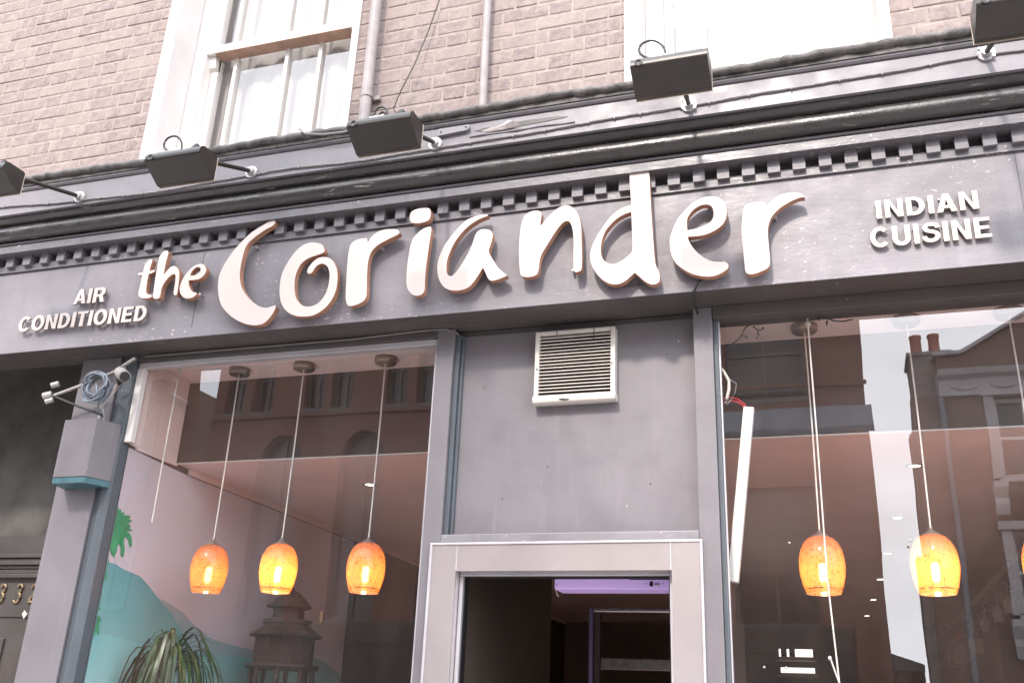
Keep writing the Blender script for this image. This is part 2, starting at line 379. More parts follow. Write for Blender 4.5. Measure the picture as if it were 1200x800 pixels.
# ---- upper brick wall: openings at x -3.185..-2.075 and -.655...36
Z0, Z1 = 3.965, 6.4
mb = MB()
for a, b in ((-6, -3.185), (-2.075, -.655), (.36, 3.2)): mb.box(a, b, 0, .3, Z0, Z1)
for a, b in ((-3.185, -2.075), (-.655, .36)): mb.box(a, b, 0, .3, Z0, 4.1); mb.box(a, b, .0, .3, 6.15, Z1)
WALL = obj('brick_wall', mb, M_MORTAR, BLD)
def brick_mesh(w, h):
    m = MB(); j = lambda: random.uniform(-.0022, .0022)
    x, z, c = w/2, h/2, .004
    f = [(-x+c+j(), -.0028+j()*.4, -z+c+j()), (x-c+j(), -.0028+j()*.4, -z+c+j()), (x-c+j(), -.0028+j()*.4, z-c+j()), (-x+c+j(), -.0028+j()*.4, z-c+j())]
    s = [(-x+j(), -.0006, -z+j()), (x+j(), -.0006, -z+j()), (x+j(), -.0006, z+j()), (-x+j(), -.0006, z+j())]
    b = [(p[0], .03, p[2]) for p in s]
    m.add(f+s+b, [(0, 1, 2, 3)]+[(4+i, 4+(i+1) % 4, (i+1) % 4, i) for i in range(4)]+[(8+i, 8+(i+1) % 4, 4+(i+1) % 4, 4+i) for i in range(4)])
    return m
P = .0763
SB = [brick_mesh(.214, .064) for _ in range(6)]; HB = [brick_mesh(.101, .064) for _ in range(6)]
SBm = [b.mesh('brick', [M_BRICK]) for b in SB]; HBm = [b.mesh('brick', [M_BRICK]) for b in HB]
segs = ((-6, -3.185), (-2.075, -.655), (.36, 3.2)); n_b = 0; rest = MB()
for row in range(int((Z1-Z0)/P)):
    z = Z0+.034+row*P
    for a, b in segs:
        x = a-(.169 if row % 2 else 0)-.05; k = 0
        while x < b-.02:
            w = .214 if k % 2 == 0 else .101; x0, x1 = max(x, a+.004), min(x+w, b-.004)
            if x1-x0 > .03:
                c = ((x0+x1)/2, 0, z)
                full = x1-x0 > w-.002
                if inframe((x0, 0, z), .03) or inframe((x1, 0, z), .03):
                    o = shared('brick', random.choice(SBm if w > .15 else HBm), WALL, c); n_b += 1
                    o.location.y += random.uniform(-.0015, .0015); o.rotation_euler = (0, random.uniform(-.006, .006), 0)
                    if not full: o.scale.x = (x1-x0)/w
                elif -5.3 < x < 2: rest.box(x0, x1, -.003, .03, z-.032, z+.032)
            x += w+.0115; k += 1
tag(obj('brickwork', rest, M_BRICK, WALL), kind='stuff')
# ---- sash windows
def sash(x0, x1, zr, bars, name='sash_window'):
    w = obj(name, MB().box(x0, x1, .006, .21, 4.1, 4.13), M_WHITE, BLD)                     # sill board
    obj('reveal', MB().box(x0+.001, x0+.012, -.004, .20, 4.13, 6.15).box(x1-.012, x1-.001, -.004, .20, 4.13, 6.15).box(x0-.05, x0, -.012, .0, 4.0, 6.2).box(x1, x1+.03, -.012, .0, 4.0, 6.2), M_RENDER, w)
    f = MB().box(x0+.012, x0+.09, .17, .29, 4.13, 6.15).box(x1-.09, x1-.012, .17, .29, 4.13, 6.15)
    f.box(x0+.09, x0+.14, .20, .25, zr, 6.15).box(x1-.14, x1-.09, .20, .25, zr, 6.15).box(x0+.09, x0+.135, .235, .285, 4.13, zr).box(x1-.135, x1-.09, .235, .285, 4.13, zr).box(x0+.135, x1-.135, .236, .284, 4.13, 4.20)
    obj('frame', f, M_WHITE, w, .004)
    r = MB().box(x0+.09, x1-.09, .175, .255, zr-.004, zr+.045)
    for hx in (x0+.09, x1-.14): r.prism([(.198, zr-.004), (.25, zr-.004), (.25, zr-.075), (.235, zr-.085), (.215, zr-.07), (.205, zr-.04)], 'x', hx, hx+.045)
    mr = obj('meeting_rail', r, M_WHITE, w, .003)
    obj('bare_underside', MB().box(x0+.141, x1-.141, .174, .254, zr-.0075, zr-.0045), M_TAN, w)
    for bx in bars:
        obj('glazing_bar', MB().box(bx-.011, bx+.011, .205, .243, zr+.045, 6.15), M_WHITE, w, .003)
        obj('glazing_bar', MB().box(bx-.011, bx+.011, .24, .278, 4.2, zr-.004), M_WHITE, w, .003)
    for (ya, za, zb) in ((.226, zr+.045, 6.15), (.262, 4.2, zr-.004)):
        m = MB().box(x0+.1, x1-.1, ya, ya+.004, za, zb, 1); m.m[2] = 0
        obj('pane', m, [M_PANE2, M_CLEAR], w)
    return w
sash(-3.185, -2.075, 4.975, (-2.945, -2.62, -2.415))
sash(-.655, .36, 5.0, (-.38, -.05))
# ---- shell
mb = MB().box(-6, 3.2, .3, 8.2, 6.4, 6.6).box(-6.2, -6, 0, 8.2, 3.96, 6.6).box(3.2, 3.4, 0, 8.2, 3.96, 6.6).box(-6.2, 3.4, 8.0, 8.2, 3.96, 6.4)
obj('roof_shell', mb, M_RENDER, BLD)
obj('floor_slab', MB().box(-6, 3.2, .05, 8.2, 3.54, 3.96), M_RENDER, BLD)

# ---- cornice
XA, XB = -6.0, 2.6
prof = [(.05, 3.537), (-.152, 3.537), (-.152, 3.541), (-.1605, 3.541), (-.1605, 3.5775), (-.130, 3.578), (-.130, 3.6175), (-.215, 3.6185), (-.215, 3.6545), (-.205, 3.6575), (-.206, 3.661), (-.215, 3.663), (-.220, 3.6675), (-.217, 3.673),
        (-.211, 3.6765), (-.2055, 3.677), (-.2055, 3.7868), (-.279, 3.787), (-.280, 3.789), (-.280, 3.9115), (-.290, 3.914), (-.2955, 3.922), (-.291, 3.933), (-.286, 3.938), (-.10, 4.03), (.05, 4.03)]
CORN = obj('cornice', MB().prism(prof, 'x', XA, XB), M_CORN, BLD)
obj('cyma_moulding', MB().prism([(-.2058, 3.6775)]+[(-.2185+.0405*math.cos(R(t)), 3.7165+.0385*math.sin(R(t))) for t in range(258, 96, -12)]+[(-.2265, 3.7565), (-.2285, 3.760), (-.243, 3.7615), (-.250, 3.766), (-.258, 3.774), (-.2685, 3.780), (-.2695, 3.7862), (-.2058, 3.7862)], 'x', XA, XB, 0, True), M_CYMA, BLD)
obj('cornice_board', MB().box(XA, XB, -.2835, -.275, 3.791, 3.909), M_BOARD, BLD)
# torn timber: a pale split hanging out of the board
DX, DY, DZ = -.045, .11, .079
mb = MB(); pts = [(x+DX, z+DZ) for x, z in ((-1.235, 3.792), (-1.19, 3.800), (-1.14, 3.795), (-1.08, 3.812), (-1.05, 3.806), (-1.0, 3.807), (-.94, 3.804), (-.88, 3.803), (-.835, 3.796))]
lo = [(x+DX, z+DZ) for x, z in ((-.85, 3.791), (-.92, 3.788), (-1.0, 3.784), (-1.06, 3.780), (-1.12, 3.778), (-1.18, 3.781))]
obj('torn_gap', MB().prism(pts+lo, 'y', -.2855, -.282), M_BLACK, BLD)
mb = MB(); g = [(-1.20, 3.783, -.402), (-1.15, 3.790, -.408), (-1.115, 3.792, -.408), (-1.08, 3.806, -.415), (-1.06, 3.797, -.42), (-1.035, 3.788, -.41), (-1.06, 3.780, -.404), (-1.12, 3.778, -.402), (-1.17, 3.778, -.4)]
mb.add([(x+DX, y+DY, z+DZ) for x, z, y in g]+[(x+DX, y+DY+.004, z+DZ-.003) for x, z, y in g], [tuple(range(9)), tuple(range(17, 8, -1))]+[(i, (i+1) % 9, 9+(i+1) % 9, 9+i) for i in range(9)])
obj('torn_flap', mb, M_DAMAGE, BLD)
mb = MB().tube([(-1.30+.05*i, -.285-.002*math.sin(i*2.1), 3.845+.002*math.sin(i*1.3)) for i in range(10)], [.002+.003*abs(math.sin(i*.9+.4)) for i in range(10)], 6)
obj('paint_ridge', mb, M_BOARD, BLD)
# lead roll along the top, lumpy
mb = MB(); pts = []; rr = []
x = XA
while x < XB:
    pts.append((x, -.302+random.uniform(-.003, .003), 3.966+.005*math.sin(x*5.1)+random.uniform(-.0035, .0035))); rr.append(.0165+random.uniform(-.002, .003)); x += .035
mb.tube(pts, rr, 10)
n = len(pts)
for i in range(n-1):
    a, b = pts[i], pts[i+1]
    mb.add([(a[0], a[1]+.004, a[2]+.0155), (b[0], b[1]+.004, b[2]+.0155), (b[0], -.0, 4.06), (a[0], -.0, 4.06)], [(0, 1, 2, 3)], 0, True)
mb.box(XA, XB, -.2965, -.15, 3.934, 3.958)
obj('lead_flashing', mb, M_LEAD, BLD)
# dentils
key = [(-6.0, -22.3), (-3.725, 0), (-3.113, 6), (-2.515, 12), (-1.83, 19), (-.379, 34), (.737, 46), (2.6, 66)]
def xd(i):
    for (xa, ia), (xb, ib) in zip(key, key[1:]):
        if ia <= i <= ib: return xa+(xb-xa)*(i-ia)/(ib-ia)
DM = [MB().box(-.0225+random.uniform(-.0015, .0015), .0225+random.uniform(-.0015, .0015), -.0275+random.uniform(-.0015, .0015), 0.024, -.033, .0325).mesh('dentil', [M_CORN]) for _ in range(5)]
for i in range(-8, 60): 
    o = shared('dentil', DM[i % 5], CORN, (xd(i), -.1525, 3.596)); o.rotation_euler = (0, random.uniform(-.012, .012), 0)
# ---- fascia board, soffit
FAS = obj('fascia_board', MB().box(XA, XB, -.15, .05, 3.116, 3.5365), M_PAINT, BLD)
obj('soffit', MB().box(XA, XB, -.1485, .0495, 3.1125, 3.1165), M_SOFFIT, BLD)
obj('bottom_rail', MB().box(XA, XB, -.1535, -.149, 3.1122, 3.158), M_PAINT, BLD, .0015)
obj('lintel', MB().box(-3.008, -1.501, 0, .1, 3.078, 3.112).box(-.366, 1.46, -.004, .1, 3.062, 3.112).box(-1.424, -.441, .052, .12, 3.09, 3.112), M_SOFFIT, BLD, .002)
# board joints: shallow dark lines where the fascia planks meet
for jx, w in ((-.62, .0012), (-2.62, .001), (.72, .001)):
    obj('plank_joint', MB().box(jx-w, jx+w, -.1512, -.1502, 3.16, 3.535), M_DOOR, BLD)
# ---- pilasters, posts, panel
def post(name, boxes, m=M_PAINT, bv=.003):
    mb = MB()
    for b in boxes: mb.box(*b)
    return obj(name, mb, m, BLD, bv)
post('pilaster', [(-3.317, -3.101, 0, .5, 0, 3.112)], M_PANEL)
post('window_stile', [(-3.098, -3.062, .012, .058, 0, 3.112), (-3.059, -3.008, -.006, .058, 0, 3.112)], M_BEAD)
post('mullion', [(-1.501, -1.425, 0, .12, 0, 3.112)], M_PANEL)
post('mullion_bead', [(-1.4245, -1.405, .018, .12, 2.256, 3.09), (-1.4045, -1.392, .034, .12, 2.256, 3.09)], M_BEAD)
post('mullion', [(-.441, -.368, 0, .12, 0, 3.112)], M_PANEL)
post('mullion_bead', [(-.3675, -.351, .016, .1, 0, 3.0615)], M_BEAD)
post('pilaster', [(1.46, 1.72, 0, .5, 0, 3.112)], M_PANEL)
obj('transom_panel', MB().box(-1.3915, -.4415, .05, .12, 2.256, 3.0895), M_PANEL, BLD)
obj('panel_rail', MB().box(-1.4245, -.4415, -.002, .12, 2.2215, 2.2555), M_PAINT, BLD, .003)
# ---- shop windows
def shop_window(x0, x1, zt, name='shop_window'):
    w = obj(name, MB().box(x0, x1, .03, .09, .60, .70), M_PAINT, BLD, .003)            # bottom rail
    m = MB().box(x0, x1, .05, .056, .70, zt, 1); m.m[2] = 0
    obj('pane', m, [M_PANE, M_CLEAR], w)
    return w
wl = shop_window(-3.008, -1.501, 3.078)
obj('head_bead', MB().box(-3.0, -1.5015, .012, .048, 3.052, 3.0765), M_ALU, wl, .002)
obj('side_bead', MB().box(-3.006, -2.972, .014, .047, 2.70, 3.0515), M_WHITE, wl, .002)
obj('edge_bead', MB().box(-1.514, -1.5015, .02, .048, .7, 3.0515), M_ALU, wl, .001)
wr = shop_window(-.3505, 1.46, 3.062)
obj('edge_bead', MB().box(-.3505, -.345, .03, .0485, .7, 3.0615), M_ALU, wr, .001)
post('stall_riser', [(-3.008, -1.501, .02, .12, 0, .60), (-.366, 1.46, .02, .12, 0, .60)])
# ---- door surround of brushed steel
DF = obj('door_surround', MB().box(-1.351, -.5395, -.012, .03, 2.116, 2.2205), M_STEEL, BLD, .002)
obj('jamb_cover', MB().box(-1.4565, -1.3515, -.0125, .10, 0, 2.2205), M_STEEL, DF, .002)
obj('jamb_cover', MB().box(-.539, -.4325, -.0125, .10, 0, 2.2205), M_STEEL, DF, .002)
obj('raised_edge', MB().box(-1.4595, -.4295, -.017, .02, 2.2135, 2.2213).box(-1.4595, -1.4515, -.0165, .02, 0, 2.2135).box(-.4375, -.4295, -.0165, .02, 0, 2.2135), M_ALU, DF, .0015)
for (sx, sz) in ((-.553, 2.208), (-.553, 2.13), (-1.335, 2.205), (-.95, 2.208), (-.446, 2.206), (-1.44, 1.80), (-1.37, 1.80), (-.525, 1.80), (-.45, 1.80)):
    obj('screw', MB().lathe([(.0, -.0035), (.003, -.003), (.0042, 0)], (0, 0, 0), 8), M_GALV, DF).matrix_local = Matrix.Translation(Vector((sx+1.2, -.0125, sz))) @ Matrix.Rotation(R(-90), 4, 'X')
DFR = obj('door_frame', MB().box(-1.3505, -1.336, .034, .09, 0, 2.103).box(-.554, -.5395, .034, .09, 0, 2.103).box(-1.3505, -.5395, .034, .09, 2.1035, 2.2), M_ALU, BLD, .003)
obj('frame_gasket', MB().box(-1.3355, -1.331, .05, .09, 0, 2.0985).box(-.559, -.5545, .05, .09, 0, 2.0985).box(-1.3355, -.5545, .05, .09, 2.099, 2.103), M_BLACK, DFR)

# ---- neighbour's doorway in the recess at the left
ND = obj('side_doorway', MB().box(-5.2, -3.317, .5, .56, 2.285, 2.38).box(-5.2, -4.75, .5, .56, 0, 2.285), M_DOOR, BLD)
zz = 2.285
for h, d in ((.020, .030), (.014, .018), (.022, .034), (.016, .02), (.026, .012), (.02, .024)):
    obj('moulding', MB().box(-5.0, -3.32, .5-d, .51, zz-h, zz-.001), M_DOOR, ND, .003); zz -= h
obj('head_rail', MB().box(-4.75, -3.317, .504, .55, 1.98, zz), M_DOOR, ND)
obj('transom_pane', MB().box(-5.2, -3.317, .53, .54, 2.38, 3.40), M_DIRTYGLASS, ND)
D = obj('door', MB().box(-4.74, -3.80, .512, .56, 0, 1.979).box(-3.795, -3.317, .50, .56, 0, 1.979), M_DOOR, ND)
obj('door_panel', MB().box(-4.62, -3.92, .502, .5125, 1.1, 1.10+.78).box(-4.58, -3.96, .495, .503, 1.14, 1.84), M_DOOR, D, .004)
obj('back_panel', MB().box(-6, -3.317, .56, .62, 0, 3.5), M_LOBBY, ND)
obj('recess_side', MB().box(-5.4, -5.2, 0, .56, 0, 3.112), M_PAINT, ND)

# ================================================================== INTERIOR
XS, YB, ZC, ZT = -3.016, .418, 2.70, 3.117
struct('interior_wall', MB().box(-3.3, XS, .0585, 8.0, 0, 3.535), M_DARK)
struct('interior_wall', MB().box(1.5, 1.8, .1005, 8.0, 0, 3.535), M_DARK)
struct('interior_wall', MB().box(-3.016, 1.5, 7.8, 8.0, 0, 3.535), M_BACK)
struct('window_ceiling', MB().box(XS, 1.5, .1205, YB, ZT, 3.2), M_CEIL)
struct('bulkhead', MB().box(XS, 1.5, YB, YB+.1, ZC+.003, 3.2), [M_BULK])
struct('bulkhead_edge', MB().box(XS, 1.5, YB-.004, YB-.0005, ZC-.001, ZC+.0045), [M_WHITE])
struct('ceiling', MB().box(XS, 1.5, YB, 7.8, ZC, ZC+.0028).box(XS, 1.5, YB+.1005, 7.8, ZC+.0032, 2.9), M_CEIL)
struct('ceiling_trim', MB().box(XS, XS+.02, YB+.1, 7.8, ZC-.03, ZC-.001).box(XS, XS+.012, .11, YB-.007, ZC-.012, ZC), M_CEIL)
struct('floor', MB().box(-3.3, 1.8, .12, 8.0, 0, .04), M_FLOOR)
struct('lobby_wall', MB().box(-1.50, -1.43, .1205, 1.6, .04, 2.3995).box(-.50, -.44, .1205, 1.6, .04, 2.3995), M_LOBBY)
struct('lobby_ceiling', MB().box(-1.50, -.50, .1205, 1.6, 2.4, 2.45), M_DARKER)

# ---- mural painted on the side wall (flat sheets one above the other)
MU = thing('wall_mural', (XS, 1.2, .8), 'painted mural of teal mountains, sea and green leaves on the left inside wall', 'mural')
def sheet(name, pts, off, m):
    return obj(name, MB().prism(pts, 'x', XS+off-.0012, XS+off), m, MU)
sheet('painted_sky', [(.062, .8), (2.35, .8), (2.35, ZC-.035), (.53, ZC-.035), (.062, ZC-.013)], .0035, M_SKYP)
LEFTNEAR = [(.062, 2.172), (0.109, 2.173), (0.176, 2.157), (.235, 2.152), (0.292, 2.144), (.355, 2.115), (0.414, 2.083), (.48, 2.045), (0.555, 2.014), (.61, 1.975), (0.672, 1.927), (0.771, 1.844), (0.913, 1.713), (1.017, 1.596)]
sheet('painted_mountain', LEFTNEAR+[(LEFTNEAR[-1][0], .8), (LEFTNEAR[0][0], .8)], .006, M_MTN)
FAR = [(.062, 2.10), (0.443, 2.068), (.55, 2.05), (0.653, 2.021), (.72, 1.988), (0.787, 1.966), (.89, 1.93), (1.007, 1.915), (1.336, 1.898), (1.6, 1.90), (1.897, 1.911), (2.114, 1.891), (2.34, 1.829)]
sheet('painted_far_mountain', FAR+[(FAR[-1][0], .8), (FAR[0][0], .8)], .0048, M_MTN2)
SEA = [(.062, 1.882), (0.117, 1.877), (.2, 1.872), (0.289, 1.864), (.45, 1.85), (0.602, 1.843), (.95, 1.852), (1.347, 1.855), (2.131, 1.818), (2.34, 1.80)]
sheet('painted_sea', SEA+[(SEA[-1][0], .8), (SEA[0][0], .8)], .0075, M_SEA)
for k, pts in enumerate([[(0.06, 2.355), (0.06, 2.384), (0.06, 2.415), (0.07, 2.403), (0.084, 2.408), (0.086, 2.393), (0.107, 2.402), (0.103, 2.386), (0.137, 2.392), (0.154, 2.389), (0.141, 2.377), (0.168, 2.374), (0.151, 2.36), (0.136, 2.355), (0.165, 2.35), (0.157, 2.338), (0.183, 2.332), (0.161, 2.326), (0.14, 2.324), (0.169, 2.314), (0.184, 2.301), (0.195, 2.266), (0.185, 2.257), (0.168, 2.282), (0.147, 2.299), (0.138, 2.292), (0.139, 2.272), (0.154, 2.238), (0.152, 2.206), (0.137, 2.211), (0.128, 2.244), (0.111, 2.262), (0.103, 2.25), (0.103, 2.224), (0.095, 2.197), (0.077, 2.205), (0.06, 2.231), (0.06, 2.219)], [(0.06, 2.203), (0.06, 2.194), (0.068, 2.173), (0.06, 2.165), (0.06, 2.173)], [(0.06, 2.14), (0.06, 2.134), (0.076, 2.103), (0.06, 2.098), (0.06, 2.108), (0.06, 2.102)], [(0.06, 2.037), (0.06, 2.044), (0.06, 2.012), (0.06, 1.987), (0.072, 1.974), (0.06, 1.967), (0.06, 1.984)], [(0.06, 1.935), (0.06, 1.942), (0.068, 1.949), (0.09, 1.927), (0.077, 1.921), (0.09, 1.874), (0.082, 1.868), (0.066, 1.891), (0.064, 1.857), (0.06, 1.861), (0.06, 1.888)]]):
    clean = [q for i, q in enumerate(pts) if q != pts[i-1]]
    sheet('painted_leaf', clean, .009+.0005*k, M_LEAFP)
obj('upper_border', MB().box(XS+.0023, XS+.0035, .062, YB-.008, ZC+.0005, ZT-.002), M_CEIL, MU)

# ---- slim white pipe inside the left window
mb = MB().tube([(-2.885, .15, 2.36), (-2.885, .15, 2.60), (-2.883, .15, 3.115)], .0042, 8).tube([(-2.885, .15, 2.965), (-2.885, .15, 2.977)], .008, 8)
tag(obj('inner_pipe', mb, M_WHITE, origin=(-2.885, .15, 2.36)), 'thin white pipe hanging straight down just inside the left edge of the left window', 'pipe')

# ---- pendant lamps
def shade_prof():
    pts = [(.030, .205), (.048, .197), (.064, .178), (.0755, .150), (.081, .118), (.0815, .090), (.078, .060), (.071, .030), (.062, .004), (.0605, 0)]
    return pts
def pendant(label, x, y, zb, glow=1):
    t = thing('pendant_lamp', (x, y, ZT), label, 'lamp', 'orange glass pendant lamps in the windows')
    obj('canopy', MB().lathe([(.0, -.030), (.046, -.030), (.050, -.026), (.050, -.001), (0, -.001)], (x, y, ZT), 28), M_CANOPY, t)
    zt = zb+.205
    obj('cord', MB().tube([(x, y, ZT-.03), (x+.002, y, (ZT+zt)/2), (x, y, zt+.03)], .0034, 6), M_CORD, t)
    obj('cap', MB().lathe([(.006, .034), (.009, .018), (.030, .004), (.033, -.003)], (x, y, zt), 16), M_CANOPY, t)
    sh = obj('shade', MB().lathe(shade_prof(), (x, y, zb), 36), M_SHADE, t)
    mb = MB(); 
    for k in range(36):     # worn dark line round the mouth, broken in places
        if random.random() < .8:
            a0, a1 = 2*math.pi*k/36, 2*math.pi*(k+1)/36
            h = random.uniform(.002, .005)
            mb.add([(x+.0678*math.cos(a), y+.0678*math.sin(a), zb+.012+q) for q in (0, h) for a in (a0, a1)], [(0, 1, 3, 2)])
    obj('rim', mb, M_RIM, sh)
    obj('bulb', MB().lathe([(0, .040), (.010, .043), (.0135, .055), (.0135, .095), (.010, .107), (0, .110)], (x, y, zb), 14), emit('lit_bulb', (1, .72, .36), 46*glow), t)
    obj('socket', MB().lathe([(.013, .112), (.016, .12), (.016, .19), (0, .195)], (x, y, zb), 14), M_CANOPY, t)
    return t
for lab, x, gl_ in (('leftmost and smallest looking orange pendant lamp in the left window, beside the mural', -2.637, 0.7),
               ('middle orange pendant lamp of three in the left window, above the carved tower', -2.287, 1.5),
               ('orange pendant lamp nearest the steel doorway in the left window', -1.868, 0.85),
               ('orange pendant lamp with a loose white string hanging across it, right window', -.037, 0.9),
               ('orange pendant lamp in front of the reflected sky gap in the right window', .342, 1.5),
               ('orange pendant lamp cut off by the right edge of the picture', .700, 1.0)):
    pendant(lab, x, .275, 2.072, gl_)

# ---- spotlights in the room ceiling
for i, (x, y, lab) in enumerate(((-2.23, .95, 'round recessed ceiling spotlight behind the cord of the third lamp, left window'),
    (.37, .95, 'nearest recessed ceiling spotlight in the right window, by the second lamp cord'), (.35, 2.07, 'second recessed spotlight of the row in the right window'),
    (.34, 3.22, 'third recessed spotlight of the row in the right window'), (.33, 4.37, 'fourth recessed spotlight of the row in the right window'),
    (.31, 5.59, 'fifth recessed spotlight of the row in the right window'), (.28, 6.86, 'farthest recessed spotlight of the row in the right window'))):
    t = thing('ceiling_spotlight', (x, y, ZC), lab, 'spotlight', 'recessed ceiling spotlights')
    obj('trim_ring', MB().lathe([(.024, -.001), (.026, -.004), (.036, -.0035), (.037, -.001)], (x, y, ZC), 20), M_CANOPY, t)
    obj('lens', MB().lathe([(0, -.0022), (.024, -.002), (.024, -.001), (0, -.001)], (x, y, ZC), 16), M_SPOT, t)

# ---- loose string, white tube and its wires, dead sprigs in the right window
mb = MB().tube([(-.0205, .064, 3.058), (-.019, .062, 2.6), (-.021, .064, 2.1), (-.006, .064, 1.70)], .0032, 6).tube([(-.008, .064, 1.76), (-.02, .066, 1.80), (-.03, .066, 1.835)], .003, 6).lathe([(0, -.008), (.006, -.004), (.006, .004), (0, .008)], (-.032, .066, 1.838), 8)
s_ = tag(obj('hanging_string', mb, M_CORD, origin=(-.02, .064, 3.05)), 'loose white string hanging down the inside of the right window', 'string')
obj('hook', MB().lathe([(0, -.012), (.009, -.008), (.011, 0), (.006, .010), (0, .012)], (-.0205, .064, 3.036), 12), M_PLAST, s_)
t = thing('white_tube', (-.30, .12, 2.1), 'white square plastic tube hanging aslant inside the right window beside the grey post', 'tube')
a, b = Vector((-.256, .125, 2.737)), Vector((-.342, .125, 2.092)); d = (b-a).normalized(); sx = Vector((1, 0, 0)); sx = (sx-d*sx.dot(d)).normalized(); sy = Vector((0, 1, 0))
mb = MB(); h = .0195
v = [p+sx*i*h+sy*j*h for p in (a, b) for i, j in ((-1, -1), (1, -1), (1, 1), (-1, 1))]
mb.add(v, [(0, 1, 2, 3), (7, 6, 5, 4), (0, 1, 5, 4), (1, 2, 6, 5), (2, 3, 7, 6), (3, 0, 4, 7)])
obj('tube_body', mb, M_LED, t, .003)
h = .0165; mb = MB(); q = b+d*.001; mb.add([q+sx*i*h+sy*j*h for i, j in ((-1, -1), (1, -1), (1, 1), (-1, 1))]+[q+d*.003+sx*i*h+sy*j*h for i, j in ((-1, -1), (1, -1), (1, 1), (-1, 1))], [(0, 1, 2, 3), (4, 5, 6, 7), (0, 1, 5, 4), (1, 2, 6, 5), (2, 3, 7, 6), (3, 0, 4, 7)])
obj('end_cap', mb, M_CANOPY, t)
for k, dz in enumerate((0, .012)):
    obj('red_lead', MB().tube([(-.35, .10, 2.752+dz), (-.325, .10, 2.765+dz), (-.295, .11, 2.758+dz), (-.272, .122, 2.74+dz), (-.262, .125, 2.73)], .0028, 6), M_RED, t)
mb = MB().tube([(-.348, .08, 2.885), (-.335, .08, 2.862), (-.322, .08, 2.835), (-.324, .08, 2.80), (-.332, .08, 2.765), (-.338, .08, 2.748)], .0062, 8)
c_ = tag(obj('white_cable', mb, M_CORD, origin=(-.34, .08, 2.8)), 'bent white cable end sticking out by the window edge above the white tube', 'cable')
mb = MB().tube([(-.335, .09, 2.84), (-.312, .09, 2.838), (-.296, .09, 2.825), (-.302, .09, 2.79), (-.315, .09, 2.765), (-.335, .09, 2.745)], .0026, 6)
obj('grey_loop', mb, M_CABLEG, c_)
def twig(name, label, paths):
    m = MB()
    for pts, r in paths: m.tube(pts, r, 5)
    tag(obj(name, m, M_TWIG, origin=paths[0][0][0]), label, 'twig')
Y_ = .072
twig('dry_twig', 'dark dry twig curling up inside the top left corner of the right window',
     [([(-.345, Y_, 2.945), (-.315, Y_, 2.972), (-.275, Y_, 3.0), (-.262, Y_, 3.022), (-.250, Y_, 3.045), (-.235, Y_, 3.052), (-.225, Y_, 3.056)], .0030),
      ([(-.262, Y_, 3.012), (-.250, Y_, 3.006), (-.246, Y_, 2.998)], .0028), ([(-.222, Y_, 3.046), (-.206, Y_, 3.03), (-.203, Y_, 3.012), (-.212, Y_, 2.992)], .0028),
      ([(-.205, Y_, 3.032), (-.192, Y_, 3.028), (-.184, Y_, 3.036), (-.180, Y_, 3.038)], [.002, .003, .0055, .002])])
twig('dry_twig', 'dark drooping twig with one bud, top of the right window beside the reflected sky',
     [([(.022, Y_, 3.052), (.030, Y_, 3.062), (.05, Y_, 3.055), (.075, Y_, 3.042), (.105, Y_, 3.038), (.14, Y_, 3.043)], .0030), ([(.052, Y_, 3.052), (.048, Y_, 3.04), (.046, Y_, 3.026)], [.002, .0045, .002]), ([(.028, Y_, 3.065), (.018, Y_, 3.056), (.022, Y_, 3.05)], .004)])

# ---- plant in the left window
PX, PY = -2.76, .25
obj_st = tag(obj('plant_stand', MB().box(PX-.14, PX+.14, PY-.14, PY+.14, 1.22, 1.26).box(PX-.12, PX-.08, PY-.12, PY-.08, .04, 1.22).box(PX+.08, PX+.12, PY-.12, PY-.08, .04, 1.22).box(PX-.12, PX-.08, PY+.08, PY+.12, .04, 1.22).box(PX+.08, PX+.12, PY+.08, PY+.12, .04, 1.22), M_WOOD, origin=(PX, PY, .04)), 'dark wooden stand under the potted plant in the left window', 'stand')
t = thing('potted_plant', (PX, PY, 1.26), 'potted plant with long arching green leaves at the foot of the left window', 'plant')
obj('pot', MB().lathe([(.0, .0), (.075, 0), (.095, .17), (.102, .17), (.102, .19), (.09, .19), (.088, .16), (0, .16)], (PX, PY, 1.26), 24), M_POT, t)
obj('stem', MB().tube([(PX, PY, 1.42), (PX+.005, PY, 1.55), (PX, PY, 1.70)], [.016, .014, .018], 8), M_WOOD, t)
def leaf_mesh(L_, rise, drop, w):
    m = MB(); n = 9; pts = []
    for i in range(n+1):
        s = i/n; r = L_*(s*.95); z = rise*math.sin(min(1, s*1.7)*math.pi/2)-drop*max(0, s-.35)**1.7*2.2
        pts.append((r*(1-.28*max(0, s-.5)), z, w*(math.sin(math.pi*min(1, .12+s*.88))**.6)*(1 if s < 1 else 0)+.0008))
    v = []
    for r, z, ww in pts: v += [(r, -ww, z+ww*.35), (r, 0, z), (r, ww, z+ww*.35)]
    f = []
    for i in range(n): f += [(3*i, 3*i+1, 3*i+4, 3*i+3), (3*i+1, 3*i+2, 3*i+5, 3*i+4)]
    m.add(v, f, 0, True); return m.mesh('leaf', [M_PLANT])
LM = [leaf_mesh(random.uniform(.30, .41), random.uniform(.11, .19), random.uniform(.24, .42), random.uniform(.0055, .0095)) for _ in range(9)]
for k in range(92):
    a = k*2.39996+random.uniform(-.25, .25)
    o = shared('leaf', random.choice(LM), t, (PX, PY, 1.69+.02*(k % 4))); o.rotation_euler = (0, random.uniform(-.25, .2), a)
    s = random.uniform(.7, 1.0) if not (math.cos(a) < -.3 or math.sin(a) < -.5) else (random.uniform(.70, .82) if math.sin(a) > -.35 else random.uniform(.38, .52))
    o.scale = (s, 1, random.uniform(.8, 1.05))
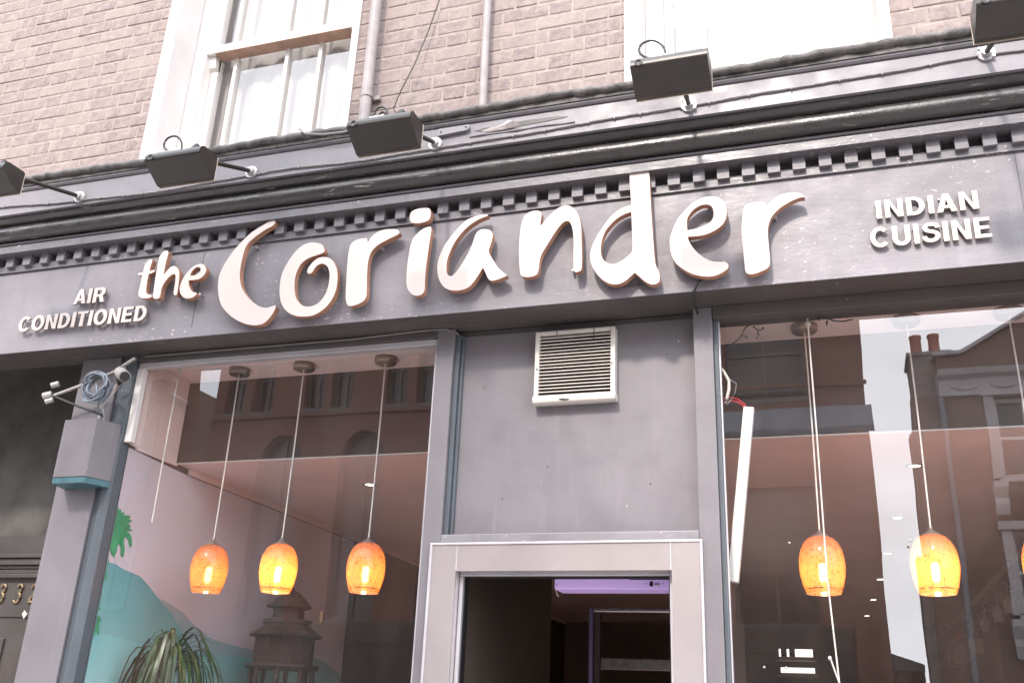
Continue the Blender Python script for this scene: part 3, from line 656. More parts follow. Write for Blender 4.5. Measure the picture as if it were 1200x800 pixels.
for a, rise in ((.4, .22), (2.5, .23), (1.4, .2)):
    o = shared('leaf', LM[0], t, (PX, PY, 1.72)); o.rotation_euler = (0, -.85, a); o.scale = (.95, .6, .6)

# ---- carved wooden tower behind the lamps
TX, TY = -2.64, 1.0
tag(obj('display_plinth', MB().box(TX-.24, TX+.24, TY-.24, TY+.24, .04, 1.56), M_WOOD, None, .01, origin=(TX, TY, .04)), 'dark plinth carrying the carved tower inside the left window', 'plinth')
t = thing('carved_tower', (TX, TY, 1.56), 'dark carved wooden tower with tiered roofs and slatted storey inside the left window', 'ornament')
k8 = dict(n=8, smooth=False, ph=math.pi/8)
obj('base', MB().lathe([(0, 0), (.19, 0), (.19, .03), (0, .03)], (TX, TY, 1.56), **k8), M_WOOD, t)
for k in range(8):
    a = math.pi/8+k*math.pi/4
    obj('column', MB().tube([(TX+.15*math.cos(a), TY+.15*math.sin(a), 1.59), (TX+.15*math.cos(a), TY+.15*math.sin(a), 1.70), (TX+.15*math.cos(a), TY+.15*math.sin(a), 1.79)], [.014, .010, .014], 6), M_WOOD, t)
obj('gallery', MB().lathe([(0, 0), (.172, 0), (.182, .012), (.182, .024), (0, .024)], (TX, TY, 1.79), **k8), M_WOOD, t)
obj('core', MB().lathe([(0, 0), (.128, 0), (.128, .13), (0, .13)], (TX, TY, 1.814), **k8), M_DARK, t)
for k in range(64):
    a = k*2*math.pi/64; rad = .148*math.cos(math.pi/8)/math.cos(((a-math.pi/8+math.pi/8) % (math.pi/4))-math.pi/8)
    x, y = TX+rad*math.cos(a), TY+rad*math.sin(a)
    shared('slat', SLAT, t, (x, y, 1.814)) if k else None
    if k == 0: SLAT = MB().tube([(0, 0, 0), (0, 0, .13)], .0042, 4).mesh('slat', [M_WOOD]); shared('slat', SLAT, t, (x, y, 1.814))
rf = obj('lower_roof', MB().lathe([(0, 0), (.178, 0), (.182, .008), (.150, .030), (.118, .055), (.118, .062), (0, .062)], (TX, TY, 1.944), **k8), M_WOOD, t)
obj('parapet', MB().lathe([(.112, 0), (.122, .002), (.122, .022), (.112, .022)], (TX, TY, 2.006), **k8), M_WOOD, rf)
obj('drum', MB().lathe([(0, 0), (.078, 0), (.078, .085), (0, .085)], (TX, TY, 2.006), **k8), M_WOOD, t)
up = obj('upper_roof', MB().lathe([(0, -.004), (.112, -.004), (.114, .004), (.085, .035), (.05, .068), (.022, .085), (0, .088)], (TX, TY, 2.09), **k8), M_WOOD, t)
obj('finial', MB().lathe([(.012, 0), (.018, .012), (.008, .024), (.013, .034), (0, .052)], (TX, TY, 2.172), 10), M_WOOD, up)
obj('gilt_bird', MB().lathe([(0, -.030), (.012, -.018), (.016, 0), (.010, .020), (.014, .032), (0, .046)], (TX+.20, TY-.02, 2.03), 10).tube([(TX+.125, TY-.01, 2.0), (TX+.19, TY-.02, 2.01)], .004, 5), M_BRASS, t)

# ---- bar at the right: gantry with hanging glasses, white shelves
t = thing('bar_gantry', (.86, 3.6, 0), 'dark bar gantry running back into the room behind the right window', 'gantry')
obj('top_rail', MB().box(.83, .91, 1.3, 6.2, 2.40, 2.44), M_CANOPY, t, .004)
obj('top_rail', MB().box(1.05, 1.12, 1.3, 6.2, 2.46, 2.50), M_CANOPY, t, .004)
obj('lower_beam', MB().box(.80, .88, 3.6, 6.6, 2.13, 2.22), M_STACK, t, .004)
for y in (1.5, 3.7, 6.0): obj('upright', MB().box(.93, .99, y, y+.06, .04, 2.40), M_DARK, t)
obj('counter', MB().box(.80, 1.2, 1.5, 6.6, 1.0, 1.06), M_DARK, t)
for y, lab in ((5.55, 'farthest'), (4.9, 'second farthest'), (4.35, 'third farthest'), (3.85, 'fourth farthest'), (3.3, 'middle'), (2.75, 'second nearest'), (2.3, 'nearest')):
    g = thing('hanging_glass', (.87, y, 2.40), lab+' glass hanging upside down from the bar rail, right window', 'glass', 'glasses hanging over the bar')
    obj('foot', MB().lathe([(0, 0), (.032, -.002), (.032, -.006), (.004, -.008)], (.87, y, 2.399), 12), M_GLASSW, g)
    obj('bowl', MB().lathe([(.004, -.008), (.004, -.07), (.030, -.10), (.034, -.13), (.028, -.165)], (.87, y, 2.399), 12), M_GLASSW, g)
obj_o = MB().tube([(.845, 4.55, 2.33), (.845, 4.65, 2.31)], .016, 8)
tag(obj('orange_tag', obj_o, M_POTS, origin=(.845, 4.6, 2.32)), 'small orange tag among the hanging glasses, right window', 'tag')
def shelf(lab, x0, x1, y, z0, z1, bottles=()):
    t = thing('wall_shelf', ((x0+x1)/2, y, z0), lab, 'shelf')
    obj('back_board', MB().box(x0, x1, y, y+.03, z0, z1), M_STRIP, t)
    obj('ledge', MB().box(x0-.02, x1+.02, y-.10, y, z0-.02, z0-.001), M_DARK, t)
    for bx in bottles: obj('bottle', MB().lathe([(0, 0), (.016, 0), (.016, .045), (.006, .06), (.006, .08)], (bx, y-.05, z0), 12), M_BLACK, t)
shelf('upper pale lit shelf with dark bottles low in the right window', -.33, -.145, 2.5, 2.0, 2.048, (-.30, -.255))
shelf('lower pale lit shelf low in the right window', -.325, -.14, 2.5, 1.915, 1.948)

# ---- through the door: inner door frame, air heater, pale counter
t = thing('inner_doorway', (-.85, 1.1, .04), 'thin framed inner door standing in the dark lobby', 'doorway')
obj('side_rail', MB().box(-1.105, -1.085, 1.1, 1.13, .04, 2.11), M_VIOLET, t, .004)
obj('head_rail', MB().box(-1.0845, -.56, 1.1, 1.13, 2.092, 2.11), M_STEEL, t, .004)
obj('door_leaf', MB().box(-1.084, -1.06, 1.135, 1.16, .04, 2.09).box(-.7, -.56, 1.135, 1.16, .04, 2.09), M_LOBBY, t)
tag(obj('counter_front', MB().box(-1.22, -.60, 1.7, 1.74, 1.87, 1.925), M_GALV, None, .004, origin=(-.9, 1.7, 1.87)), 'pale grey rail glimpsed through the dark doorway', 'rail')
AC = thing('air_heater', (-.8, .24, 2.08), 'lilac lit over-door air heater with switches inside the doorway', 'heater')
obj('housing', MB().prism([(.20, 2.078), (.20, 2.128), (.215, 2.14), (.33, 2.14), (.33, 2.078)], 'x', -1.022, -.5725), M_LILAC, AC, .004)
obj('outlet_strip', MB().box(-.73, -.5735, .194, .1995, 2.112, 2.119), M_BLACK, AC)
obj('switch', MB().box(-.655, -.642, .196, .1995, 2.088, 2.106), M_BLACK, AC, .001)
for x in (-.632, -.622): obj('dial', MB().prism(circ(x, 2.096, .0048, 12), 'y', .196, .1995), M_GALV, AC)
for x, z in ((-.667, 2.098), (-.606, 2.098), (-1.014, 2.118), (-1.014, 2.095)): obj('screw', MB().prism(circ(x, z, .0022, 8), 'y', .198, .1995), M_BLACK, AC)
obj('pull_wire', MB().tube([(-1.018, .199, 2.078), (-1.012, .198, 2.06), (-1.006, .198, 2.05)], .002, 5), M_CORD, AC)

# ================================================================== SIGNS
def smooth_loop(pts, n=4):
    N = len(pts); P_ = [Vector(p) for p in pts]
    def corner(i):
        a = P_[i]-P_[i-1]; b = P_[(i+1) % N]-P_[i]
        return a.length and b.length and a.angle(b) > R(62)
    out = []
    for i in range(N):
        p1, p2 = P_[i], P_[(i+1) % N]
        p0 = P_[i-1] if not corner(i) else p1*2-p2
        p3 = P_[(i+2) % N] if not corner((i+1) % N) else p2*2-p1
        for k in range(n):
            t = k/n
            out.append(.5*((2*p1)+(p2-p0)*t+(2*p0-5*p1+4*p2-p3)*t*t+(3*p1-p0-3*p2+p3)*t**3))
    return out
def cut_letter(name, loops, yfront, thick, mats, parent, bev=.0012):
    """closed outlines (x,z) cut from sheet: filled with holes, extruded, edge of its own material"""
    cu = bpy.data.curves.new(name, 'CURVE'); cu.dimensions = '2D'; cu.fill_mode = 'BOTH'; cu.extrude = thick/2-bev; cu.bevel_depth = bev; cu.bevel_resolution = 1; cu.offset = -bev
    for lp in loops:
        s = cu.splines.new('POLY'); s.points.add(len(lp)-1); s.use_cyclic_u = True
        for p, q in zip(s.points, lp): p.co = (q[0], q[1], 0, 1)
    tmp = bpy.data.objects.new('tmp', cu); COL.objects.link(tmp)
    me = bpy.data.meshes.new_from_object(tmp.evaluated_get(bpy.context.evaluated_depsgraph_get()))
    bpy.data.objects.remove(tmp); bpy.data.curves.remove(cu)
    org = root_loc(parent)
    for v in me.vertices:
        x, y, z = v.co; v.co = Vector((x, yfront+thick/2-z, y))-org
    me.materials.clear()
    for m in mats: me.materials.append(m)
    me.update()
    for p in me.polygons: p.material_index = 0 if p.normal.y < -.5 else 1; p.use_smooth = False
    me.name = name
    o = bpy.data.objects.new(name, me); COL.objects.link(o); o.parent = parent
    return o
LET={
 'C':[[(-2235,3616),(-2232,3607),(-2241,3591),(-2272,3577),(-2305,3558),(-2334,3537),(-2355,3517),(-2367,3491),(-2372,3452),(-2374,3413),(-2373,3370),(-2364,3331),(-2347,3295),(-2322,3262),(-2289,3231),(-2254,3206),(-2224,3194),(-2201,3194),(-2182,3199),(-2171,3201),(-2167,3191),(-2174,3171),(-2189,3145),(-2210,3124),(-2235,3116),(-2267,3117),(-2308,3128),(-2359,3152),(-2410,3191),(-2445,3232),(-2466,3280),(-2478,3335),(-2476,3385),(-2459,3431),(-2434,3475),(-2404,3515),(-2373,3547),(-2340,3575),(-2303,3595),(-2269,3612),(-2248,3619)]],
 'o':[[(-1967,3444),(-1980,3465),(-2004,3477),(-2036,3483),(-2067,3479),(-2092,3464),(-2116,3439),(-2138,3403),(-2156,3362),(-2163,3318),(-2161,3272),(-2151,3226),(-2130,3187),(-2099,3158),(-2059,3140),(-2016,3134),(-1979,3137),(-1947,3152),(-1920,3175),(-1898,3209),(-1887,3252),(-1887,3300),(-1896,3342),(-1913,3374),(-1933,3395),(-1960,3405),(-1987,3405),(-2009,3394),(-2026,3375),(-2036,3357),(-2037,3342),(-2028,3332),(-2014,3336),(-2004,3354),(-1990,3369),(-1968,3374),(-1948,3363),(-1934,3342),(-1927,3315),(-1926,3278),(-1932,3242),(-1947,3210),(-1967,3190),(-1992,3180),(-2022,3181),(-2047,3193),(-2069,3218),(-2084,3253),(-2091,3291),(-2091,3333),(-2082,3366),(-2066,3391),(-2041,3407),(-2008,3416),(-1978,3423),(-1965,3431)]],
 'r':[[(-1772,3472),(-1798,3473),(-1824,3468),(-1843,3452),(-1849,3422),(-1850,3377),(-1847,3317),(-1843,3257),(-1839,3206),(-1832,3180),(-1821,3165),(-1801,3163),(-1776,3169),(-1755,3179),(-1744,3196),(-1744,3225),(-1748,3269),(-1751,3314),(-1752,3355),(-1747,3391),(-1733,3416),(-1709,3436),(-1677,3451),(-1645,3464),(-1623,3474),(-1621,3485),(-1634,3496),(-1660,3502),(-1693,3503),(-1722,3496),(-1747,3479),(-1759,3461),(-1764,3450),(-1766,3464)]],
 'i':[[(-1479,3490),(-1495,3491),(-1516,3484),(-1540,3464),(-1556,3444),(-1564,3415),(-1568,3375),(-1571,3324),(-1570,3273),(-1567,3240),(-1559,3214),(-1545,3195),(-1527,3182),(-1506,3180),(-1491,3187),(-1484,3203),(-1485,3235),(-1486,3285),(-1484,3336),(-1481,3387),(-1478,3434),(-1475,3471)],[(-1495,3579),(-1524,3584),(-1553,3582),(-1573,3574),(-1580,3556),(-1577,3533),(-1566,3520),(-1541,3514),(-1512,3515),(-1491,3523),(-1484,3543),(-1486,3565)]],
 'a':[[(-1235,3516),(-1259,3518),(-1287,3514),(-1321,3501),(-1351,3475),(-1380,3442),(-1406,3405),(-1424,3367),(-1435,3328),(-1435,3285),(-1426,3248),(-1410,3218),(-1388,3198),(-1359,3187),(-1325,3186),(-1295,3195),(-1273,3218),(-1254,3247),(-1238,3276),(-1224,3248),(-1213,3225),(-1199,3214),(-1175,3216),(-1149,3224),(-1134,3230),(-1143,3239),(-1168,3263),(-1189,3293),(-1208,3324),(-1217,3346),(-1213,3367),(-1206,3392),(-1204,3417),(-1211,3436),(-1228,3447),(-1252,3450),(-1269,3443),(-1280,3426),(-1287,3398),(-1299,3363),(-1317,3325),(-1339,3288),(-1358,3262),(-1374,3252),(-1389,3262),(-1395,3287),(-1395,3323),(-1385,3362),(-1367,3404),(-1342,3441),(-1312,3471),(-1279,3492),(-1248,3504),(-1228,3509)]],
 'n':[[(-1001,3489),(-1013,3503),(-1037,3506),(-1060,3499),(-1076,3481),(-1085,3446),(-1089,3403),(-1090,3353),(-1088,3303),(-1084,3261),(-1080,3232),(-1071,3220),(-1050,3214),(-1024,3216),(-1010,3225),(-1005,3245),(-1002,3279),(-994,3310),(-975,3343),(-954,3379),(-935,3409),(-916,3433),(-900,3442),(-886,3438),(-876,3419),(-869,3383),(-866,3341),(-866,3292),(-865,3250),(-863,3223),(-856,3214),(-841,3217),(-833,3226),(-831,3260),(-833,3309),(-835,3358),(-837,3407),(-844,3447),(-858,3481),(-878,3504),(-901,3514),(-924,3510),(-950,3493),(-976,3468),(-995,3445),(-1005,3435),(-1003,3460)]],
 'd':[[(-644,3637),(-640,3649),(-622,3652),(-596,3647),(-579,3636),(-568,3615),(-565,3582),(-564,3539),(-562,3475),(-559,3412),(-556,3349),(-553,3288),(-550,3240),(-545,3206),(-535,3185),(-532,3162),(-534,3142),(-549,3132),(-567,3134),(-588,3148),(-609,3170),(-626,3188),(-643,3173),(-664,3156),(-689,3147),(-716,3150),(-741,3164),(-763,3186),(-782,3215),(-797,3251),(-800,3285),(-792,3319),(-777,3355),(-755,3391),(-730,3427),(-705,3453),(-673,3472),(-639,3480),(-641,3528),(-644,3579)],[(-638,3449),(-664,3443),(-692,3429),(-717,3407),(-739,3379),(-753,3342),(-758,3305),(-754,3270),(-740,3247),(-717,3234),(-692,3236),(-667,3250),(-645,3268),(-635,3287),(-635,3345),(-637,3401)]],
 'e':[[(-282,3374),(-277,3407),(-282,3438),(-299,3463),(-325,3475),(-355,3476),(-382,3468),(-413,3449),(-441,3420),(-466,3387),(-482,3348),(-492,3312),(-491,3271),(-484,3237),(-470,3209),(-446,3183),(-420,3164),(-392,3151),(-360,3143),(-331,3143),(-305,3152),(-284,3166),(-280,3181),(-289,3195),(-309,3198),(-335,3203),(-360,3216),(-386,3241),(-406,3268),(-420,3297),(-424,3315),(-402,3314),(-372,3314),(-342,3321),(-315,3334),(-294,3352)],[(-328,3386),(-326,3410),(-331,3429),(-345,3441),(-368,3443),(-392,3433),(-412,3414),(-424,3392),(-426,3368),(-425,3343),(-395,3346),(-365,3354),(-341,3366)]],
 'R':[[(-140,3424),(-157,3430),(-180,3429),(-203,3424),(-217,3406),(-222,3366),(-227,3320),(-227,3273),(-225,3227),(-223,3182),(-221,3152),(-211,3138),(-191,3136),(-166,3143),(-146,3152),(-135,3165),(-132,3191),(-133,3230),(-134,3269),(-133,3308),(-127,3337),(-115,3362),(-93,3386),(-69,3403),(-43,3416),(-14,3426),(4,3426),(-5,3439),(-24,3449),(-49,3452),(-78,3448),(-105,3435),(-123,3418),(-134,3407),(-135,3418)]],
 'T':[[(-2856,3496),(-2869,3496),(-2884,3484),(-2892,3466),(-2893,3445),(-2894,3431),(-2911,3433),(-2920,3429),(-2914,3421),(-2896,3419),(-2895,3402),(-2895,3375),(-2897,3344),(-2896,3325),(-2887,3311),(-2868,3301),(-2844,3298),(-2824,3300),(-2817,3307),(-2830,3315),(-2846,3320),(-2855,3334),(-2859,3366),(-2860,3398),(-2860,3420),(-2842,3424),(-2828,3430),(-2833,3438),(-2848,3437),(-2859,3437),(-2858,3457),(-2854,3483)]],
 'H':[[(-2775,3525),(-2787,3532),(-2801,3529),(-2812,3517),(-2819,3502),(-2820,3477),(-2820,3442),(-2819,3405),(-2817,3362),(-2815,3325),(-2814,3304),(-2803,3293),(-2785,3290),(-2774,3297),(-2773,3315),(-2773,3342),(-2764,3367),(-2749,3389),(-2732,3403),(-2718,3406),(-2710,3393),(-2706,3361),(-2706,3330),(-2704,3309),(-2697,3298),(-2686,3299),(-2684,3317),(-2686,3349),(-2689,3386),(-2696,3418),(-2711,3438),(-2729,3447),(-2746,3444),(-2760,3430),(-2771,3416),(-2776,3408),(-2777,3443),(-2776,3481),(-2773,3507)]],
 'E':[[(-2552,3411),(-2566,3433),(-2587,3442),(-2612,3438),(-2634,3425),(-2653,3403),(-2668,3378),(-2675,3353),(-2676,3329),(-2667,3305),(-2651,3287),(-2631,3277),(-2609,3276),(-2590,3282),(-2581,3294),(-2583,3300),(-2601,3306),(-2617,3321),(-2630,3343),(-2635,3365),(-2615,3365),(-2590,3365),(-2569,3373),(-2555,3390)],[(-2582,3414),(-2588,3423),(-2604,3427),(-2619,3418),(-2628,3406),(-2632,3389),(-2616,3387),(-2597,3392),(-2584,3402)]],
}

SG = thing('restaurant_sign', (-1.2, -.15, 3.12), 'large cream cut-out letters reading "the Coriander" across the grey fascia', 'sign')
for key in 'THECoriandeR':
    loops = [smooth_loop([(x/1000, z/1000) for x, z in lp]) for lp in LET[key]]
    small = key in 'THE'
    cut_letter('letter', loops, -.205, .030, (M_LETTER, M_EDGE), SG)
    # stand-off studs behind every letter
    lp = loops[0]
    for q in (lp[len(lp)//8], lp[len(lp)*5//8]):
        cx, cz = sum(p.x for p in lp)/len(lp), sum(p.y for p in lp)/len(lp)
        px, pz = q.x*.86+cx*.14, q.y*.86+cz*.14
        obj('stud', MB().prism(circ(px, pz, .006, 8), 'y', -.1755, -.1485), M_GALV, SG)
# ---- small block capitals
def ring(cx, cz, rx, rz, a0=0, a1=360, n=28): return [(cx+rx*math.cos(R(a0+(a1-a0)*i/n)), cz+rz*math.sin(R(a0+(a1-a0)*i/n))) for i in range(n+(0 if a1-a0 == 360 else 1))]
def ribbon(path, w):
    P_ = [Vector(p) for p in path]; l_, r_ = [], []
    for i, p in enumerate(P_):
        d = (P_[min(i+1, len(P_)-1)]-P_[max(i-1, 0)]).normalized(); nrm = Vector((-d.y, d.x))*w/2
        l_.append(p+nrm); r_.append(p-nrm)
    return [tuple(p) for p in l_]+[tuple(p) for p in r_[::-1]]
s_ = .205
def glyph(c):
    if c == 'I': return .27, [[(.03, 0), (.24, 0), (.24, 1), (.03, 1)]]
    if c == 'N': return .74, [[(.03, 0), (.23, 0), (.23, .66), (.50, 0), (.71, 0), (.71, 1), (.51, 1), (.51, .34), (.24, 1), (.03, 1)]]
    if c == 'E': return .66, [[(.03, 0), (.63, 0), (.63, .18), (.24, .18), (.24, .42), (.58, .42), (.58, .59), (.24, .59), (.24, .82), (.62, .82), (.62, 1), (.03, 1)]]
    if c == 'T': return .63, [[(.21, 0), (.42, 0), (.42, .82), (.62, .82), (.62, 1), (.01, 1), (.01, .82), (.21, .82)]]
    if c == 'A': return .74, [[(0, 0), (.215, 0), (.275, .21), (.465, .21), (.525, 0), (.74, 0), (.48, 1), (.26, 1)], [(.315, .37), (.425, .37), (.37, .70)]]
    if c == 'O': return .80, [ring(.40, .5, .39, .52), ring(.40, .5, .18, .33)[::-1]]
    if c == 'D': return .74, [[(.03, 0), (.33, 0)]+ring(.33, .5, .38, .5, -82, 82, 16)+[(.33, 1), (.03, 1)], [(.24, .175), (.24, .825), (.32, .825)]+ring(.31, .5, .19, .325, 80, -80, 14)+[(.32, .175)]]
    if c == 'C': return .75, [ring(.39, .5, .38, .52, 42, 318, 26)+ring(.39, .5, .185, .33, 318, 42, 22)]
    if c == 'U': return .74, [[(.03, 1), (.03, .36)]+ring(.37, .34, .34, .36, 180, 360, 18)+[(.71, .36), (.71, 1), (.50, 1), (.50, .36)]+ring(.37, .34, .13, .175, 360, 180, 12)+[(.24, .36), (.24, 1)]]
    if c == 'R': return .75, [[(.03, 0), (.24, 0), (.24, .38), (.38, .38), (.50, 0), (.73, 0), (.585, .42)]+ring(.45, .71, .27, .29, -55, 86, 14)+[(.40, 1), (.03, 1)], [(.24, .55), (.24, .83), (.40, .83)]+ring(.40, .69, .11, .14, 88, -88, 8)+[(.40, .55)]]
    if c == 'S':
        pth = [(.60, .70), (.585, .80), (.50, .885), (.36, .91), (.22, .88), (.145, .785), (.16, .67), (.25, .59), (.38, .545), (.50, .49), (.575, .40), (.575, .27), (.49, .15), (.35, .10), (.20, .125), (.115, .215), (.09, .33)]
        return .69, [ribbon([tuple(p) for p in smooth_open(pth)], .185)]
def smooth_open(pts):
    P_ = [Vector(p) for p in pts]; out = []
    for i in range(len(P_)-1):
        p0 = P_[max(i-1, 0)]; p1, p2 = P_[i], P_[i+1]; p3 = P_[min(i+2, len(P_)-1)]
        for k in range(3):
            t = k/3; out.append(.5*((2*p1)+(p2-p0)*t+(2*p0-5*p1+4*p2-p3)*t*t+(3*p1-p0-3*p2+p3)*t**3))
    return out+[P_[-1]]
def line(text, x0, x1, z0, z1, parent, z0b=None, yf=-.178):
    z0b = z0 if z0b is None else z0b
    gs = [glyph(c) for c in text]; gap = .055; tot = sum(g[0] for g in gs)+gap*(len(text)-1); k = (x1-x0)/tot; x = x0
    for w, loops in gs:
        zb = z0+(z0b-z0)*(x-x0)/(x1-x0)
        cut_letter('letter', [[(x+p[0]*k, zb+p[1]*(z1-z0)) for p in lp] for lp in loops], yf, .010, (M_SMALL, M_SMALLEDGE), parent, .0008)
        # pegs that hold the letter off the board
        for v in (.2, .8): obj('peg', MB().prism(circ(x+w*k*.18, zb+(z1-z0)*v, .0035, 6), 'y', yf+.0095, -.1485), M_GALV, parent)
        x += (w+gap)*k
T1 = thing('lettering_sign', (-3.2, -.15, 3.2), 'small cream raised capitals reading AIR CONDITIONED at the left end of the fascia', 'sign')
line('AIR', -3.282, -3.104, 3.321, 3.396, T1, 3.318); line('CONDITIONED', -3.576, -2.851, 3.207, 3.283, T1, 3.2025)
T2 = thing('lettering_sign', (.41, -.15, 3.2), 'small cream raised capitals reading INDIAN CUISINE at the right end of the fascia', 'sign')
line('INDIAN', .241, .582, 3.325, 3.398, T2, 3.322, -.1685); line('CUISINE', .214, .608, 3.212, 3.290, T2, 3.209, -.1685)

# ================================================================== FLOODLIGHTS ON THE CORNICE
def floodlight(label, x, zb, lx, ly, lz, loop=1, yaw=0):
    t = thing('floodlight', (x, -.28, zb), label, 'floodlight', 'black floodlights along the cornice')
    obj('rosette', MB().prism(circ(x, zb, .030, 16), 'y', -0.294, -0.284).prism(circ(x, zb, .018, 12), 'y', -0.310, -0.294).prism(circ(x-.022, zb+.02, .006, 6), 'y', -0.300, -0.294).prism(circ(x+.022, zb-.018, .006, 6), 'y', -0.300, -0.294), M_GALV, t, .002)
    arm_e = Vector((lx+.012, ly+.045, lz+.058))
    obj('arm', MB().tube([(x, -.30, zb), ((x+arm_e.x)/2, (-.30+arm_e.y)/2, (zb+arm_e.z)/2), arm_e], .0095, 10), M_LAMP, t)
    # wedge housing: cross-section in y,z, rounded at the outer top, glass towards the wall
    hw = .129
    pr = [(.058, -.056), (.058, .043), (.045, .047), (-.014, .046)]+[(-.024+.034*math.cos(R(a)), .012+.034*math.sin(R(a))) for a in (78, 94, 110, 126, 142, 158, 174, 190, 205)]+[(.040, -.059)]
    rot = Matrix.Rotation(R(yaw), 3, 'Z')
    def tr(m):
        m.v = [tuple(Vector((lx, ly, lz))+rot @ Vector(p)) for p in m.v]; return m
    h = obj('housing', tr(MB().prism(pr, 'x', -hw, hw)), M_LAMP, t, .003)
    obj('rim', tr(MB().box(-hw-.002, hw+.002, .0585, .0618, -.0595, .0465)), M_RIMC, h, .001)
    obj('front_glass', tr(MB().box(-hw+.01, hw-.01, .062, .0645, -.052, .038)), M_GLASSW, h)
    obj('screw_cap', tr(MB().lathe([(0, .0016), (.009, .0016), (.010, .003), (.0135, .003), (.014, 0)], (0, 0, 0), 16)), M_LAMP, h).matrix_local = Matrix.Translation(Vector((lx, ly, lz))-root_loc(t)+Vector((-.100, -.0585, .012))) @ Matrix.Rotation(R(90), 4, 'X') @ Matrix.Translation(root_loc(t)-Vector((lx, ly, lz)))
    obj('bracket', tr(MB().box(-.045, .030, -.015, .035, .0464, .056).prism([(.035, .0465), (.035, .056), (.062, .080), (.075, .080), (.075, .0465)], 'y', -.01, .006).box(-.04, -.012, .0, .03, .0562, .074)), M_LAMP, t, .002)
    obj('label_plate', tr(MB().box(-.055, .005, -.030, -.0155, .0464, .054)), M_SHELF, t)
    if loop == 1:
        pts = [(-.04, .012, .068), (-.075, .012, .078), (-.105, .012, .102), (-.110, .012, .128), (-.095, .012, .148), (-.065, .012, .152), (-.04, .012, .136), (-.022, .012, .108), (-.018, .012, .074)]
    else:
        pts = [(-.05, .012, .068), (-.056, .012, .095), (-.045, .012, .118), (-.022, .012, .12), (-.005, .012, .10), (.0, .012, .072)]
    P_ = [Vector(p) for p in pts]; sm = []
    for i in range(len(P_)-1):
        p0, p1, p2, p3 = P_[max(i-1, 0)], P_[i], P_[i+1], P_[min(i+2, len(P_)-1)]
        for k in range(4):
            u = k/4; sm.append(.5*((2*p1)+(p2-p0)*u+(2*p0-5*p1+4*p2-p3)*u*u+(3*p1-p0-3*p2+p3)*u**3))
    sm.append(P_[-1])
    obj('cable_loop', tr(MB().tube(sm, .0042, 7)), M_RUBBER, t)
    if loop == 2: obj('cable_loop', tr(MB().tube([(p[0]*.6-.008, .02, .068+(p[2]-.068)*.65) for p in sm], .0042, 7)), M_RUBBER, t)
    return t
for a in (('floodlight half cut off by the left edge of the picture', -3.274, 3.830, -3.372, -.70, 3.702, 1),
          ('black floodlight in front of the left upstairs window, above the word "the"', -2.335, 3.828, -2.375, -.70, 3.625, 1),
          ('black floodlight with a double cable loop in front of the bricks, above the letter o', -1.451, 3.834, -1.475, -.70, 3.632, 2),
          ('black floodlight below the right upstairs window, above the letters d and e', -.394, 3.839, -.395, -.74, 3.665, 1),
          ('black floodlight in the top right corner of the picture', .655, 3.871, .678, -.72, 3.702, 1)):
    floodlight(*a)

# ================================================================== CABLES, PIPES, SMALL FIXTURES
def sag(a, b, n, dip, seed, jit=.003):
    rnd = random.Random(seed); A, B = Vector(a), Vector(b)
    return [A.lerp(B, i/n)+Vector((0, rnd.uniform(-jit, jit)*.4, -dip*math.sin(math.pi*((i*3/n) % 1))+rnd.uniform(-jit, jit))) for i in range(n+1)]
CK = [(-6, 3.82), (-3.766, 3.838), (-3.30, 3.812), (-2.85, 3.797), (-2.36, 3.812), (-2.186, 3.819), (-1.8, 3.804), (-1.5, 3.812), (-1.115, 3.817), (-.6, 3.833), (-.40, 3.836), (-.098, 3.846), (.3, 3.852), (.63, 3.866), (1.2, 3.85), (2.5, 3.86)]
def cz(x):
    for (a, za), (b, zb_) in zip(CK, CK[1:]):
        if a <= x <= b: u = (x-a)/(b-a); u = u*u*(3-2*u); return za+(zb_-za)*u
cab = tag(obj('cornice_cable', MB().tube([(x/50, -.2895+random.uniform(-.001, .001), cz(x/50)+random.uniform(-.0012, .0012)) for x in range(-290, 121)], .0044, 6), M_CABLEG, origin=(-1, -.29, 3.82)), 'grey cable clipped along the lower edge of the cornice board', 'cable')
CL = MB().box(-.0035, .0035, -.006, .006, -.006, .006).mesh('clip', [M_CABLEG])
x = -4.1
while x < 1.3:
    shared('clip', CL, cab, (x, -.2895, cz(x))); x += random.uniform(.10, .19)
mb = MB().tube([(-2.10, -.318, 3.995), (-2.06, -.328, 3.958), (-1.97, -.330, 3.938), (-1.87, -.330, 3.934), (-1.77, -.335, 3.944), (-1.66, -.36, 3.955), (-1.60, -.5, 3.80)], .005, 6)
tag(obj('loose_cable', mb, M_CABLEG, origin=(-1.8, -.33, 3.95)), 'loose pale cable drooping along the lead roll below the left upstairs window', 'cable')
mb = MB().tube([(-1.611, -.03, 4.842), (-1.655, -.032, 4.66), (-1.70, -.05, 4.47), (-1.745, -.08, 4.30), (-1.70, -.22, 4.10), (-1.60, -.38, 3.95), (-1.49, -.68, 3.69)], .0032, 6)
tag(obj('overhead_wire', mb, M_RUBBER, origin=(-1.611, -.03, 4.842)), 'thin dark wire slanting down the pink bricks to the floodlight with the double loop', 'wire')
mb = MB().prism([(-1.44, 3.864), (-1.31, 3.872), (-1.298, 3.882), (-1.302, 3.898), (-1.435, 3.898), (-1.445, 3.884)], 'y', -.300, -.284)
jb = tag(obj('metal_plate', mb, M_BOARD, None, .003, origin=(-1.37, -.284, 3.88)), 'small grey painted metal plate with two screw holes on the cornice board', 'plate')
for x, z in ((-1.425, 3.880), (-1.313, 3.886)): obj('screw_hole', MB().prism(circ(x, z, .005, 8), 'y', -.3015, -.2995), M_BLACK, jb)
